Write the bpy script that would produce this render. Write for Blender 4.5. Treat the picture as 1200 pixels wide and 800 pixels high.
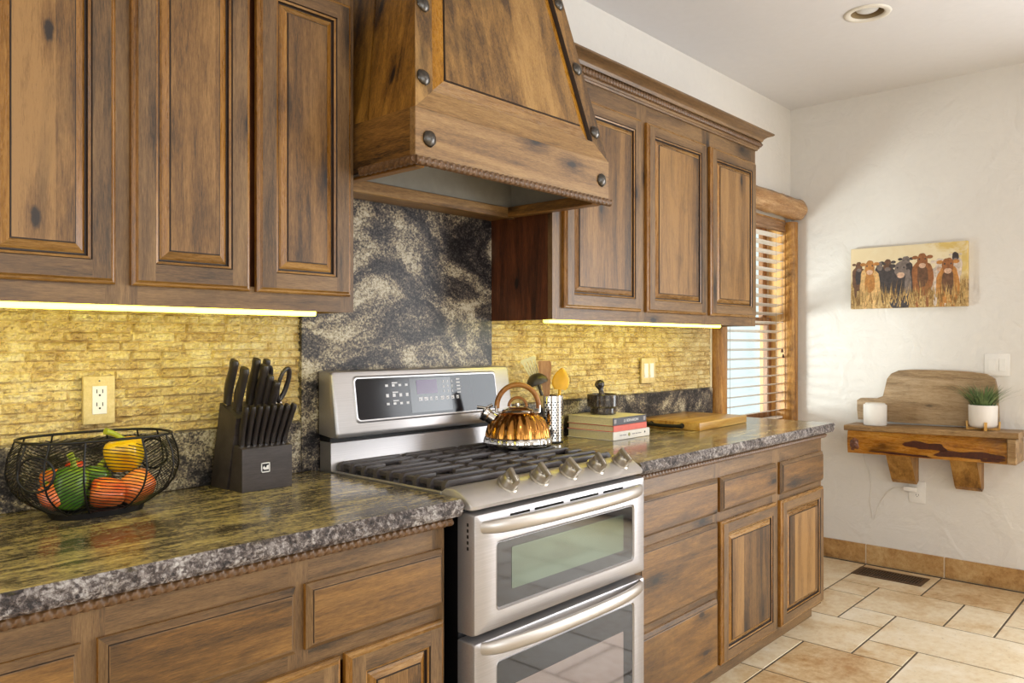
import bpy, bmesh, math, random
from mathutils import Vector, Matrix, noise as mnoise

for o in list(bpy.data.objects):
    bpy.data.objects.remove(o, do_unlink=True)
S = bpy.context.scene
COL = S.collection
R = math.radians
PI = math.pi

# ------------------------------------------------------------------ camera
cam_d = bpy.data.cameras.new('camera')
cam_d.sensor_width = 36.0
cam_d.lens = 27.53
cam_d.shift_y = 0.94 / 1200
cam_d.clip_start = 0.05
cam = bpy.data.objects.new('camera', cam_d)
COL.objects.link(cam)
cam.location = (-4.7908, -2.015, 1.2937)
cam.rotation_euler = (PI / 2, 0, -0.831)
S.camera = cam

# ------------------------------------------------------------------ view
S.view_settings.view_transform = 'Standard'
S.view_settings.look = 'None'
S.view_settings.gamma = 1.0
S.view_settings.use_curve_mapping = False
S.view_settings.exposure = 0.0

# ------------------------------------------------------------------ world: overcast white sky
W = bpy.data.worlds.new('sky')
S.world = W
W.use_nodes = True
bg = W.node_tree.nodes['Background']
bg.inputs[0].default_value = (0.86, 0.97, 1.0, 1)
bg.inputs[1].default_value = 1.25


def area(name, loc, rot, sx, sy, power, color=(1, 1, 1)):
    d = bpy.data.lights.new(name, 'AREA')
    d.shape = 'RECTANGLE'
    d.size, d.size_y = sx, sy
    d.energy = power
    d.color = color
    o = bpy.data.objects.new(name, d)
    COL.objects.link(o)
    o.location = loc
    o.rotation_euler = rot
    return o


def aim(o, target):
    v = Vector(target) - o.location
    o.rotation_euler = v.to_track_quat('-Z', 'Y').to_euler()


# daylight at patio door and sink window; front and left lamps are added fill
area('daylight_patio_door', (-0.06, -3.15, 1.15), (0, R(90), 0), 2.0, 1.8, 120, (0.93, 0.96, 1.0))
area('added_front_fill', (-4.3, -5.40, 1.55), (R(90), 0, 0), 3.6, 1.7, 55, (0.97, 0.98, 1.0))
area('added_left_fill', (-7.40, -2.6, 1.6), (0, R(-90), 0), 1.6, 2.4, 26, (1.0, 0.98, 0.95))
sk = area('daylight_sink_window', (-1.75, 1.25, 0.95), (0, 0, 0), 0.55, 0.5, 78, (1.0, 1.0, 1.0))
aim(sk, (0.0, -0.70, 1.85))
# unseen ceiling lights added without fixtures, for fill and the shelf shadow
for lx, ly in ((-5.0, -3.4), (-1.6, -2.9)):
    area('added_ceiling_light', (lx, ly, 2.73), (0, 0, 0), 0.14, 0.14, 10, (1.0, 0.95, 0.88))


# ------------------------------------------------------------------ colour + node helpers
def lin(h):
    """sRGB 0-255 triple -> linear rgba"""
    def f(c):
        c /= 255.0
        return c / 12.92 if c <= 0.04045 else ((c + 0.055) / 1.055) ** 2.4
    return (f(h[0]), f(h[1]), f(h[2]), 1.0)


class NT:
    def __init__(self, name):
        self.m = bpy.data.materials.new(name)
        self.m.use_nodes = True
        self.t = self.m.node_tree
        self.b = self.t.nodes['Principled BSDF']

    def n(self, typ, **kw):
        nd = self.t.nodes.new(typ)
        for k, v in kw.items():
            if k.startswith('_'):
                setattr(nd, k[1:], v)
            else:
                key = k.replace('__', ' ')
                sock = nd.inputs[int(key[1:])] if key[0] == 'i' and key[1:].isdigit() else nd.inputs[key]
                self.set(sock, v)
        return nd

    def set(self, sock, v):
        if hasattr(v, 'is_output') or isinstance(v, bpy.types.NodeSocket):
            self.t.links.new(v, sock)
        else:
            sock.default_value = v

    def math(self, op, a, b=0.0, c=None, clamp=False):
        nd = self.t.nodes.new('ShaderNodeMath')
        nd.operation = op
        nd.use_clamp = clamp
        self.set(nd.inputs[0], a)
        self.set(nd.inputs[1], b)
        if c is not None:
            self.set(nd.inputs[2], c)
        return nd.outputs[0]

    def vmath(self, op, a, b):
        nd = self.t.nodes.new('ShaderNodeVectorMath')
        nd.operation = op
        self.set(nd.inputs[0], a)
        if op == 'SCALE':
            self.set(nd.inputs['Scale'], b)
        else:
            self.set(nd.inputs[1], b)
        return nd.outputs[0]

    def noise(self, vec, scale, detail=4, rough=0.55, dist=0.0):
        nd = self.t.nodes.new('ShaderNodeTexNoise')
        self.set(nd.inputs['Vector'], vec)
        nd.inputs['Scale'].default_value = scale
        nd.inputs['Detail'].default_value = detail
        nd.inputs['Roughness'].default_value = rough
        nd.inputs['Distortion'].default_value = dist
        return nd.outputs['Fac']

    def ramp(self, fac, stops, interp='LINEAR'):
        nd = self.t.nodes.new('ShaderNodeValToRGB')
        cr = nd.color_ramp
        cr.interpolation = interp
        while len(cr.elements) < len(stops):
            cr.elements.new(0.5)
        for e, (p, c) in zip(cr.elements, stops):
            e.position = p
            e.color = c if len(c) == 4 else (*c, 1)
        self.set(nd.inputs[0], fac)
        return nd.outputs[0]

    def mix(self, fac, a, b, mode='MIX'):
        nd = self.t.nodes.new('ShaderNodeMix')
        nd.data_type = 'RGBA'
        nd.blend_type = mode
        self.set(nd.inputs['Factor'], fac)
        self.set(nd.inputs[6], a)
        self.set(nd.inputs[7], b)
        return nd.outputs[2]

    def coord(self, rand=True):
        c = self.t.nodes.new('ShaderNodeTexCoord').outputs['Object']
        if rand:
            oi = self.t.nodes.new('ShaderNodeObjectInfo').outputs['Random']
            off = self.t.nodes.new('ShaderNodeCombineXYZ')
            self.set(off.inputs[0], self.math('MULTIPLY', oi, 31.7))
            self.set(off.inputs[1], self.math('MULTIPLY', oi, 17.3))
            self.set(off.inputs[2], self.math('MULTIPLY', oi, 23.9))
            c = self.vmath('ADD', c, off.outputs[0])
        return c

    def bump(self, h, strength=0.2, dist=0.01):
        nd = self.t.nodes.new('ShaderNodeBump')
        nd.inputs['Strength'].default_value = strength
        nd.inputs['Distance'].default_value = dist
        self.set(nd.inputs['Height'], h)
        self.t.links.new(nd.outputs[0], self.b.inputs['Normal'])

    def out(self, color=None, rough=None, metal=None):
        if color is not None:
            self.set(self.b.inputs['Base Color'], color)
        if rough is not None:
            self.set(self.b.inputs['Roughness'], rough)
        if metal is not None:
            self.set(self.b.inputs['Metallic'], metal)
        return self.m


def plain(name, rgb, rough=0.5, metal=0.0, coat=0.0, var=0.06, vs=30.0, bump=0.0):
    """plain colour with a faint procedural variation"""
    k = NT(name)
    c = k.coord()
    f = k.noise(c, vs, 3)
    a = lin(rgb)
    d = tuple(x * (1 - var) for x in a[:3]) + (1,)
    l = tuple(min(1, x * (1 + var)) for x in a[:3]) + (1,)
    col = k.ramp(f, [(0.3, d), (0.7, l)])
    k.b.inputs['Coat Weight'].default_value = coat
    if bump:
        k.bump(f, bump, 0.004)
    return k.out(col, rough, metal)


def wood(name, dark, mid, light, axis, rough=0.42, knots=1.0, plank=0.0, streak=0.35, fine=1.0):
    k = NT(name)
    c = k.coord()
    ax = 'xyz'.index(axis)
    sv = [6.5, 6.5, 6.5]
    sv[ax] = 0.55
    m = k.n('ShaderNodeMapping', Vector=c, Scale=sv).outputs[0]
    sv2 = [2.0, 2.0, 2.0]
    sv2[ax] = 0.8
    m2 = k.n('ShaderNodeMapping', Vector=c, Scale=sv2).outputs[0]
    # knots bend the grain
    sp = k.n('ShaderNodeSeparateXYZ', Vector=m2)
    o1, o2 = [i for i in range(3) if i != ax]
    cv = k.n('ShaderNodeCombineXYZ', X=k.math('ADD', sp.outputs[o1], sp.outputs[o2]), Y=sp.outputs[ax])
    vk = k.n('ShaderNodeTexVoronoi', _voronoi_dimensions='2D', Vector=cv.outputs[0], Scale=2.9, Randomness=1.0)
    dist = vk.outputs['Distance']
    sel = k.n('ShaderNodeSeparateColor', Color=vk.outputs['Color']).outputs[0]
    on = k.math('GREATER_THAN', sel, 0.42)
    wob = k.noise(c, 45, 3)
    dd = k.math('ADD', dist, k.math('MULTIPLY', k.math('SUBTRACT', wob, 0.5), 0.05))
    core = k.math('MULTIPLY', k.math('SUBTRACT', 1.0, k.math('DIVIDE', dd, 0.062), clamp=True), on)
    core = k.math('MULTIPLY', core, 2.2, clamp=True)
    halo = k.math('MULTIPLY', k.math('SUBTRACT', 1.0, k.math('DIVIDE', dd, 0.22), clamp=True), on)
    g1 = k.noise(m, 2.2, 5, 0.6, 1.1)
    g2 = k.noise(m, 16.0, 5, 0.7, 0.3)
    g3 = k.noise(m, 75.0, 3, 0.8, 0.0)
    v = k.math('ADD', k.math('MULTIPLY', g1, 0.66), k.math('MULTIPLY', g2, 0.34))
    v = k.math('ADD', v, k.math('MULTIPLY', k.math('SUBTRACT', g3, 0.5), 0.46 * fine))
    v = k.math('SUBTRACT', v, k.math('MULTIPLY', halo, 0.20 * knots))
    if plank:
        oc = [i for i in range(3) if i != ax]
        sx = k.n('ShaderNodeSeparateXYZ', Vector=c)
        cell = k.math('FLOOR', k.math('DIVIDE', sx.outputs[oc[0]], plank))
        wn = k.n('ShaderNodeTexWhiteNoise', _noise_dimensions='1D', W=cell).outputs['Value']
        v = k.math('ADD', v, k.math('MULTIPLY', k.math('SUBTRACT', wn, 0.5), 0.26))
    col = k.ramp(v, [(0.32, lin(dark)), (0.49, lin(mid)), (0.66, lin(light))])
    # smoky dark patches of the glaze
    p = k.noise(m2, 2.6, 5, 0.62, 1.2)
    pm = k.math('MULTIPLY', k.math('MULTIPLY', k.math('SUBTRACT', p, 0.54), 5.0, clamp=True), streak)
    col = k.mix(pm, col, lin([x * 0.55 for x in dark]))
    col = k.mix(k.math('MULTIPLY', core, 0.92 * knots), col, lin((28, 20, 16)))
    pore = k.math('MULTIPLY', k.math('SUBTRACT', k.noise(m, 120.0, 2, 0.5), 0.60), 6.0, clamp=True)
    col = k.mix(k.math('MULTIPLY', pore, 0.30 * fine), col, lin([x * 0.6 for x in dark]))
    k.bump(k.math('ADD', g2, k.math('MULTIPLY', g3, 0.6)), 0.06, 0.003)
    rr = k.math('ADD', rough, k.math('MULTIPLY', k.math('SUBTRACT', g2, 0.5), 0.25))
    return k.out(col, rr)


def granite(name, stretch, stops, scale=3.0, rough=0.16, big=0.5, bump=0.0, spec=40, seed=0.0, dist=2.2, grain=0.13):
    k = NT(name)
    c = k.coord(False)
    c = k.vmath('ADD', c, (seed, seed * 1.7, -seed))
    m = k.n('ShaderNodeMapping', Vector=c, Scale=stretch, Rotation=(0, 0.08, 0.10)).outputs[0]
    a = k.noise(m, scale, 4, 0.55, dist)
    b = k.noise(m, spec, 6, 0.75, 0.6)
    b2 = k.noise(c, spec * 3.2, 3, 0.8)
    v = k.math('ADD', k.math('MULTIPLY', a, big), k.math('MULTIPLY', b, 1 - big))
    v = k.math('ADD', v, k.math('MULTIPLY', k.math('SUBTRACT', b2, 0.5), 0.28))
    vc = k.n('ShaderNodeTexVoronoi', Vector=c, Scale=spec * 7.0)
    cr = k.n('ShaderNodeSeparateColor', Color=vc.outputs['Color']).outputs[0]
    v = k.math('ADD', v, k.math('MULTIPLY', k.math('SUBTRACT', cr, 0.5), grain))
    col = k.ramp(v, [(p, lin(q)) for p, q in stops])
    if bump:
        k.bump(k.math('ADD', b, b2), bump, 0.01)
    return k.out(col, rough)


# ------------------------------------------------------------------ mesh builder
class MB:
    def __init__(self):
        self.v, self.f, self.m = [], [], []

    def add(self, vs, fs, mat=0):
        o = len(self.v)
        self.v += [tuple(p) for p in vs]
        for f in fs:
            self.f.append(tuple(i + o for i in f))
            self.m.append(mat)
        return o

    def mark(self):
        return len(self.v)

    def xf(self, M, start=0):
        for i in range(start, len(self.v)):
            self.v[i] = tuple(M @ Vector(self.v[i]))

    def box(self, x0, x1, y0, y1, z0, z1, mat=0, bev=0.0, seg=1):
        if x0 > x1: x0, x1 = x1, x0
        if y0 > y1: y0, y1 = y1, y0
        if z0 > z1: z0, z1 = z1, z0
        if bev <= 0:
            vs = [(x, y, z) for z in (z0, z1) for y in (y0, y1) for x in (x0, x1)]
            self.add(vs, [(0, 2, 3, 1), (4, 5, 7, 6), (0, 1, 5, 4), (2, 6, 7, 3), (0, 4, 6, 2), (1, 3, 7, 5)], mat)
            return self
        bm = bmesh.new()
        bmesh.ops.create_cube(bm, size=1.0)
        for v in bm.verts:
            v.co = Vector(((x0 + x1) / 2 + v.co.x * (x1 - x0), (y0 + y1) / 2 + v.co.y * (y1 - y0), (z0 + z1) / 2 + v.co.z * (z1 - z0)))
        bev = min(bev, 0.49 * min(x1 - x0, y1 - y0, z1 - z0))
        bmesh.ops.bevel(bm, geom=bm.edges[:], offset=bev, segments=seg, profile=0.5, affect='EDGES')
        bm.verts.index_update()
        self.add([v.co for v in bm.verts], [[v.index for v in f.verts] for f in bm.faces], mat)
        bm.free()
        return self

    def tube(self, pts, r, n=8, mat=0, closed=False, rf=None, flat=None):
        """round tube along pts; rf(i,t) scales radius; flat=(a,b) gives an elliptical section"""
        P = [Vector(p) for p in pts]
        N = len(P)
        rings = []
        up = None
        for i in range(N):
            if closed:
                t = P[(i + 1) % N] - P[(i - 1) % N]
            else:
                t = P[min(i + 1, N - 1)] - P[max(i - 1, 0)]
            t = t.normalized() if t.length > 1e-9 else Vector((0, 0, 1))
            if up is None:
                up = Vector((0, 0, 1)) if abs(t.z) < 0.9 else Vector((1, 0, 0))
            s = t.cross(up)
            s = s.normalized() if s.length > 1e-6 else t.orthogonal().normalized()
            up = s.cross(t).normalized()
            rr = r * (rf(i, i / max(1, N - 1)) if rf else 1.0)
            a, b = flat if flat else (1, 1)
            rings.append([P[i] + s * (math.cos(2 * PI * j / n) * rr * a) + up * (math.sin(2 * PI * j / n) * rr * b) for j in range(n)])
        vs = [p for rg in rings for p in rg]
        fs = []
        for i in range(N if closed else N - 1):
            i2 = (i + 1) % N
            for j in range(n):
                j2 = (j + 1) % n
                fs.append((i * n + j, i * n + j2, i2 * n + j2, i2 * n + j))
        if not closed:
            fs.append(tuple(range(n - 1, -1, -1)))
            fs.append(tuple((N - 1) * n + j for j in range(n)))
        self.add(vs, fs, mat)
        return self

    def lathe(self, prof, n=24, c=(0, 0, 0), mat=0, rmod=None, cap=True):
        vs, fs = [], []
        for i, (r, z) in enumerate(prof):
            for j in range(n):
                a = 2 * PI * j / n
                q = r * (rmod(a, z, i) if rmod else 1)
                vs.append((c[0] + q * math.cos(a), c[1] + q * math.sin(a), c[2] + z))
        for i in range(len(prof) - 1):
            for j in range(n):
                j2 = (j + 1) % n
                fs.append((i * n + j, i * n + j2, (i + 1) * n + j2, (i + 1) * n + j))
        if cap:
            fs.append(tuple(range(n - 1, -1, -1)))
            fs.append(tuple((len(prof) - 1) * n + j for j in range(n)))
        self.add(vs, fs, mat)
        return self

    def prism(self, poly, axis, a0, a1, mat=0):
        """extrude 2-D polygon along axis; poly gives the two other coords in xyz order"""
        n = len(poly)
        def mk(p, a):
            if axis == 'x': return (a, p[0], p[1])
            if axis == 'y': return (p[0], a, p[1])
            return (p[0], p[1], a)
        vs = [mk(p, a0) for p in poly] + [mk(p, a1) for p in poly]
        fs = [tuple(range(n)), tuple(range(2 * n - 1, n - 1, -1))]
        for i in range(n):
            j = (i + 1) % n
            fs.append((i, n + i, n + j, j))
        self.add(vs, fs, mat)
        return self

    def grid(self, fn, nu, nv, mat=0):
        vs = [fn(i / nu, j / nv) for j in range(nv + 1) for i in range(nu + 1)]
        fs = []
        for j in range(nv):
            for i in range(nu):
                a = j * (nu + 1) + i
                fs.append((a, a + 1, a + nu + 2, a + nu + 1))
        self.add(vs, fs, mat)
        return self

    def rings(self, quad, nrm, spec, field=None):
        """nested inset rings of a planar quad (BL,BR,TR,TL as 3-D points); spec = [(inset, depth, (mat_sides, mat_rails))]
        depth is measured against the outward normal; the last ring is closed by a field (mat)"""
        q = [Vector(p) for p in quad]
        nrm = Vector(nrm).normalized()
        cs = []
        for ins, dep, _ in spec:
            pts = []
            for i in range(4):
                p0, p, p1 = q[i - 1], q[i], q[(i + 1) % 4]
                e0 = (p - p0).normalized()
                e1 = (p1 - p).normalized()
                n0 = nrm.cross(e0)
                n1 = nrm.cross(e1)
                # intersection of the two offset edges
                d = n0 + n1
                pts.append(p + d * (ins / (1 + n0.dot(n1))) - nrm * dep)
            cs.append(pts)
        for k in range(len(spec) - 1):
            ms = spec[k + 1][2]
            for i in range(4):
                j = (i + 1) % 4
                mt = ms[1] if i % 2 == 0 else ms[0]
                self.add([cs[k][i], cs[k][j], cs[k + 1][j], cs[k + 1][i]], [(0, 1, 2, 3)], mt)
        if field is not None:
            self.add(cs[-1], [(0, 1, 2, 3)], field)
        return cs

    def build(self, name, mats, parent=None, smooth=None, world=False, merge=1e-5):
        off = Vector((0, 0, 0))
        if world and parent is not None:
            p = parent
            while p is not None:
                off += p.location
                p = p.parent
        me = bpy.data.meshes.new(name)
        me.from_pydata([Vector(p) - off for p in self.v], [], self.f)
        if not isinstance(mats, (list, tuple)):
            mats = [mats]
        for mt in mats:
            me.materials.append(mt)
        for p, mi in zip(me.polygons, self.m):
            p.material_index = mi
        bm = bmesh.new()
        bm.from_mesh(me)
        if merge:
            bmesh.ops.remove_doubles(bm, verts=bm.verts[:], dist=merge)
        bmesh.ops.recalc_face_normals(bm, faces=bm.faces[:])
        bm.to_mesh(me)
        bm.free()
        if smooth:
            for p in me.polygons:
                p.use_smooth = True
            me.set_sharp_from_angle(angle=R(smooth))
        o = bpy.data.objects.new(name, me)
        COL.objects.link(o)
        if parent is not None:
            o.parent = parent
        return o


def thing(name, label, cat, loc=(0, 0, 0), rotz=0.0, group=None):
    o = bpy.data.objects.new(name, None)
    COL.objects.link(o)
    o.empty_display_size = 0.05
    o.location = loc
    o.rotation_euler = (0, 0, rotz)
    o['label'] = label
    o['category'] = cat
    if group:
        o['group'] = group
    return o


def tag(o, label, cat, group=None, kind=None):
    o['label'] = label
    o['category'] = cat
    if group:
        o['group'] = group
    if kind:
        o['kind'] = kind
    return o


def struct(o):
    o['kind'] = 'structure'
    return o


def rope(mb, p0, p1, r, strand=0.020, n=12, mat=0, lobes=3, hand=1):
    """twisted rope moulding between two points"""
    p0, p1 = Vector(p0), Vector(p1)
    L = (p1 - p0).length
    t = (p1 - p0).normalized()
    up = Vector((0, 0, 1))
    s = t.cross(up).normalized()
    P = strand * lobes
    N = max(4, int(L / (strand / 6)))
    vs, fs = [], []
    for i in range(N + 1):
        a = i / N * L
        for j in range(n):
            th = 2 * PI * j / n
            q = r * (0.60 + 0.40 * abs(math.sin(lobes / 2 * (th - hand * 2 * PI * a / P))))
            vs.append(p0 + t * a + s * (q * math.cos(th)) + up * (q * math.sin(th)))
    for i in range(N):
        for j in range(n):
            j2 = (j + 1) % n
            fs.append((i * n + j, i * n + j2, (i + 1) * n + j2, (i + 1) * n + j))
    fs.append(tuple(range(n - 1, -1, -1)))
    fs.append(tuple(N * n + j for j in range(n)))
    mb.add(vs, fs, mat)


def nz(x, y, z, s=1.0):
    return mnoise.noise(Vector((x * s, y * s, z * s)))

# ------------------------------------------------------------------ materials
D1, M1, L1 = (60, 40, 20), (120, 85, 44), (154, 115, 66)          # cabinet alder
G1, H1, K1 = (58, 42, 26), (110, 81, 49), (142, 110, 70)
woodV = wood('alder_vertical', G1, H1, K1, 'z')
woodH = wood('alder_horizontal', G1, H1, K1, 'x')
woodD = wood('alder_depth', D1, M1, L1, 'y')
panelV = wood('alder_panel', D1, M1, L1, 'z', plank=0.075, streak=0.5)
panelH = wood('alder_drawer_front', (54, 36, 14), (113, 77, 33), (148, 107, 52), 'x', streak=0.6)
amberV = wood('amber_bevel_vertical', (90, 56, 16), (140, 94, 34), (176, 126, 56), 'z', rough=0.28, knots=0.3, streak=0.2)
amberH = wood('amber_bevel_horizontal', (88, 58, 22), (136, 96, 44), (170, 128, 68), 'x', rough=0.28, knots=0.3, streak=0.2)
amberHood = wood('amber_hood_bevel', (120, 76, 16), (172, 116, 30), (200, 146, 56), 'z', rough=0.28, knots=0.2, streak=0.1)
groove = plain('painted_groove_shade', (40, 24, 12), 0.5)  # shade of the gap around panel fields, painted in as a dark colour
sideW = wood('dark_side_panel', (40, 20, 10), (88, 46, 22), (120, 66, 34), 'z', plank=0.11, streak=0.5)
hoodV = wood('hood_board', (74, 50, 26), (140, 102, 52), (174, 134, 78), 'z', plank=0.13, streak=0.85, knots=1.2)
hoodH = wood('hood_rail', (78, 54, 30), (138, 102, 58), (172, 136, 86), 'x', streak=0.5)
hoodS = wood('hood_side_board', (50, 30, 10), (126, 84, 28), (172, 122, 48), 'z', streak=0.95)
hoodSy = wood('hood_side_band', (42, 26, 10), (126, 86, 36), (170, 122, 56), 'y', streak=0.95)
ropeW = plain('rope_moulding_wood', (104, 75, 48), 0.38, var=0.25, vs=45)
black = plain('black_enamel', (16, 15, 16), 0.3)
blackM = plain('black_matte', (20, 19, 19), 0.6)
castiron = plain('cast_iron', (74, 68, 68), 0.42, bump=0.2, vs=200)
chrome = plain('chrome', (215, 212, 208), 0.08, 1.0, var=0.02)
pewter = plain('dark_pewter', (92, 88, 84), 0.32, 1.0, var=0.3, vs=120)
white_plastic = plain('white_plastic', (236, 232, 226), 0.35, var=0.02)
ivory = plain('ivory_plate', (222, 202, 150), 0.4, var=0.05)

k = NT('brushed_steel')
c = k.coord()
m = k.n('ShaderNodeMapping', Vector=c, Scale=(2, 60, 240)).outputs[0]
f = k.noise(m, 3.0, 4, 0.6)
col = k.ramp(f, [(0.3, lin((172, 168, 168))), (0.7, lin((188, 184, 184)))])
k.bump(f, 0.015, 0.002)
steel = k.out(col, k.math('ADD', 0.34, k.math('MULTIPLY', f, 0.08)), 0.78)

# plaster wall: hand-trowelled, lightly uneven
def plaster(name, rgb, bump):
    k = NT(name)
    c = k.coord(False)
    a = k.noise(c, 5.5, 4, 0.5, 0.6)
    b = k.noise(c, 26, 4, 0.55, 0.4)
    h = k.math('ADD', k.math('MULTIPLY', k.ramp(a, [(0.42, (0, 0, 0)), (0.60, (1, 1, 1))]), 0.6), k.math('MULTIPLY', b, 0.5))
    a0 = lin(rgb)
    col = k.ramp(b, [(0.25, tuple(x * 0.97 for x in a0[:3])), (0.75, a0)])
    k.bump(h, bump, 0.012)
    return k.out(col, 0.62)

wall_m = plaster('white_plaster', (226, 221, 214), 0.40)
ceil_m = plaster('ceiling_plaster', (226, 224, 225), 0.10)

pst = [(0.34, (18, 17, 18)), (0.43, (44, 40, 41)), (0.495, (84, 77, 74)), (0.535, (112, 100, 86)), (0.575, (160, 146, 120)), (0.66, (202, 192, 170))]
granP = granite('granite_panel', (1.2, 1, 2.0), pst, 2.1, 0.38, 0.68, spec=34, seed=3.1, dist=3.0, grain=0.12)
granP.node_tree.nodes['Principled BSDF'].inputs['Specular IOR Level'].default_value = 0.25
cst = [(0.34, (40, 33, 26)), (0.43, (78, 68, 54)), (0.49, (128, 116, 90)), (0.54, (160, 144, 104)), (0.60, (188, 168, 108)), (0.68, (206, 194, 160))]
granC = granite('granite_counter', (1.0, 4.6, 4.6), cst, 3.2, 0.16, 0.46, spec=22, seed=1.3, dist=1.1, grain=0.06)
est = [(0.38, (34, 26, 24)), (0.46, (74, 62, 58)), (0.51, (108, 97, 92)), (0.57, (150, 141, 136)), (0.68, (204, 198, 192))]
granE = granite('granite_chiselled_edge', (3, 3, 3), est, 4, 0.35, 0.40, bump=0.6, spec=26, seed=7.7, dist=1.0)

# travertine: attribute 'tone' varies each stone
def stone(name, stops, vs, rough, bump, attr=True, pits=0.4, tone_w=0.16):
    k = NT(name)
    c = k.coord(False)
    a = k.noise(c, vs, 5, 0.6, 0.7)
    b = k.noise(c, vs * 7, 4, 0.7)
    v = k.math('ADD', k.math('MULTIPLY', a, 0.6), k.math('MULTIPLY', b, 0.4))
    if attr:
        t = k.n('ShaderNodeAttribute', _attribute_name='tone').outputs['Fac']
        v = k.math('ADD', v, k.math('MULTIPLY', k.math('SUBTRACT', t, 0.5), tone_w))
    col = k.ramp(v, [(p, lin(q)) for p, q in stops])
    pit = k.noise(c, vs * 11, 3, 0.8)
    pm = k.math('MULTIPLY', k.math('SUBTRACT', pit, 0.60), 9.0, clamp=True)
    col = k.mix(k.math('MULTIPLY', pm, pits), col, lin([x * 0.55 for x in stops[0][1]]))
    if bump:
        k.bump(k.math('SUBTRACT', v, k.math('MULTIPLY', pm, 0.5)), bump, 0.006)
    return k.out(col, rough)

ledge = stone('splitface_travertine', [(0.30, (168, 136, 84)), (0.44, (206, 178, 118)), (0.56, (222, 200, 142)), (0.72, (236, 220, 172))], 18, 0.8, 1.0, pits=0.6)
floor_m = stone('travertine_tile', [(0.28, (172, 130, 80)), (0.42, (204, 176, 134)), (0.54, (220, 202, 170)), (0.70, (232, 220, 198))], 4.0, 0.36, 0.10, pits=0.35, tone_w=0.22)
base_m = stone('travertine_base', [(0.28, (128, 88, 44)), (0.45, (176, 134, 80)), (0.58, (196, 160, 108)), (0.72, (212, 184, 140))], 7.0, 0.45, 0.15, pits=0.4)
grout = plain('dark_grout', (92, 78, 62), 0.9, var=0.2)
grout_l = plain('pale_grout', (214, 200, 176), 0.9, var=0.1)

k = NT('window_glass')
k.t.nodes.remove(k.b)
tr = k.n('ShaderNodeBsdfTransparent', Color=(0.93, 0.97, 0.96, 1))
gl = k.n('ShaderNodeBsdfGlossy', Color=(1, 1, 1, 1), Roughness=0.02)
lw = k.n('ShaderNodeLayerWeight', Blend=0.5)
fr = k.math('ADD', 0.04, k.math('MULTIPLY', 0.8, k.math('POWER', lw.outputs['Facing'], 5.0)))
mx = k.n('ShaderNodeMixShader', i0=fr, i1=tr.outputs[0], i2=gl.outputs[0])
k.t.links.new(mx.outputs[0], k.t.nodes['Material Output'].inputs[0])
glass = k.m

# ------------------------------------------------------------------ room shell
XL, YF, H = -7.5, -5.5, 2.744
WX0, WX1, WZ0, WZ1 = -0.915, -0.075, 0.80, 2.045       # window in the cabinet wall
DY0, DY1, DZ = -4.05, -2.25, 2.10                        # patio door in the right wall
FX0, FX1, FZ0, FZ1 = -6.1, -2.5, 0.70, 2.40               # unseen window added to carry fill light

b = MB()
T = 0.16
b.box(XL - T, WX0, 0, T, -0.05, H); b.box(WX1, T, 0, T, -0.05, H)
b.box(WX0, WX1, 0, T, -0.05, WZ0); b.box(WX0, WX1, 0, T, WZ1, H)
struct(b.build('wall_back', wall_m))
b = MB()
b.box(0, T, DY1, 0, -0.05, H); b.box(0, T, YF, DY0, -0.05, H); b.box(0, T, DY0, DY1, DZ, H)
struct(b.build('wall_right', wall_m))
b = MB()
b.box(XL - T, FX0, YF - T, YF, 0, H); b.box(FX1, T, YF - T, YF, 0, H)
b.box(FX0, FX1, YF - T, YF, 0, FZ0); b.box(FX0, FX1, YF - T, YF, FZ1, H)
struct(b.build('wall_front', wall_m))
b = MB(); b.box(XL - T, XL, YF, -3.9, 0, H); b.box(XL - T, XL, -1.3, 0, 0, H)
b.box(XL - T, XL, -3.9, -1.3, 0, 0.8); b.box(XL - T, XL, -3.9, -1.3, 2.4, H)
struct(b.build('wall_left', wall_m))
# ceiling with a hole for the downlight
b = MB()
DLX, DLY, DLR = -1.185, -0.845, 0.070
n = 32
circ = [(DLX + DLR * math.cos(2 * PI * i / n), DLY + DLR * math.sin(2 * PI * i / n)) for i in range(n)]
def edgept(a):
    c_, s_ = math.cos(a), math.sin(a)
    t = 1e9
    for d_, o_, lo, hi in ((c_, DLX, XL - T, T), (s_, DLY, YF - T, T)):
        if abs(d_) > 1e-9:
            t = min(t, ((hi if d_ > 0 else lo) - o_) / d_)
    return (DLX + t * c_, DLY + t * s_)
angs = sorted([2 * PI * i / n for i in range(n)])
corn = [(XL - T, YF - T), (T, YF - T), (T, T), (XL - T, T)]
for i in range(n):
    a0, a1 = angs[i], angs[i] + 2 * PI / n
    p0, p1 = edgept(a0), edgept(a1)
    mid = []
    for cx_, cy_ in corn:
        an = math.atan2(cy_ - DLY, cx_ - DLX) % (2 * PI)
        if a0 < an < a1:
            mid.append((cx_, cy_))
    poly = [circ[i], p0] + mid + [p1, circ[(i + 1) % n]]
    b.add([(x, y, H) for x, y in poly], [tuple(range(len(poly)))])
b.box(XL - T, T, YF - T, T, H + 0.15, H + 0.2)
struct(b.build('ceiling', ceil_m))

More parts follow.
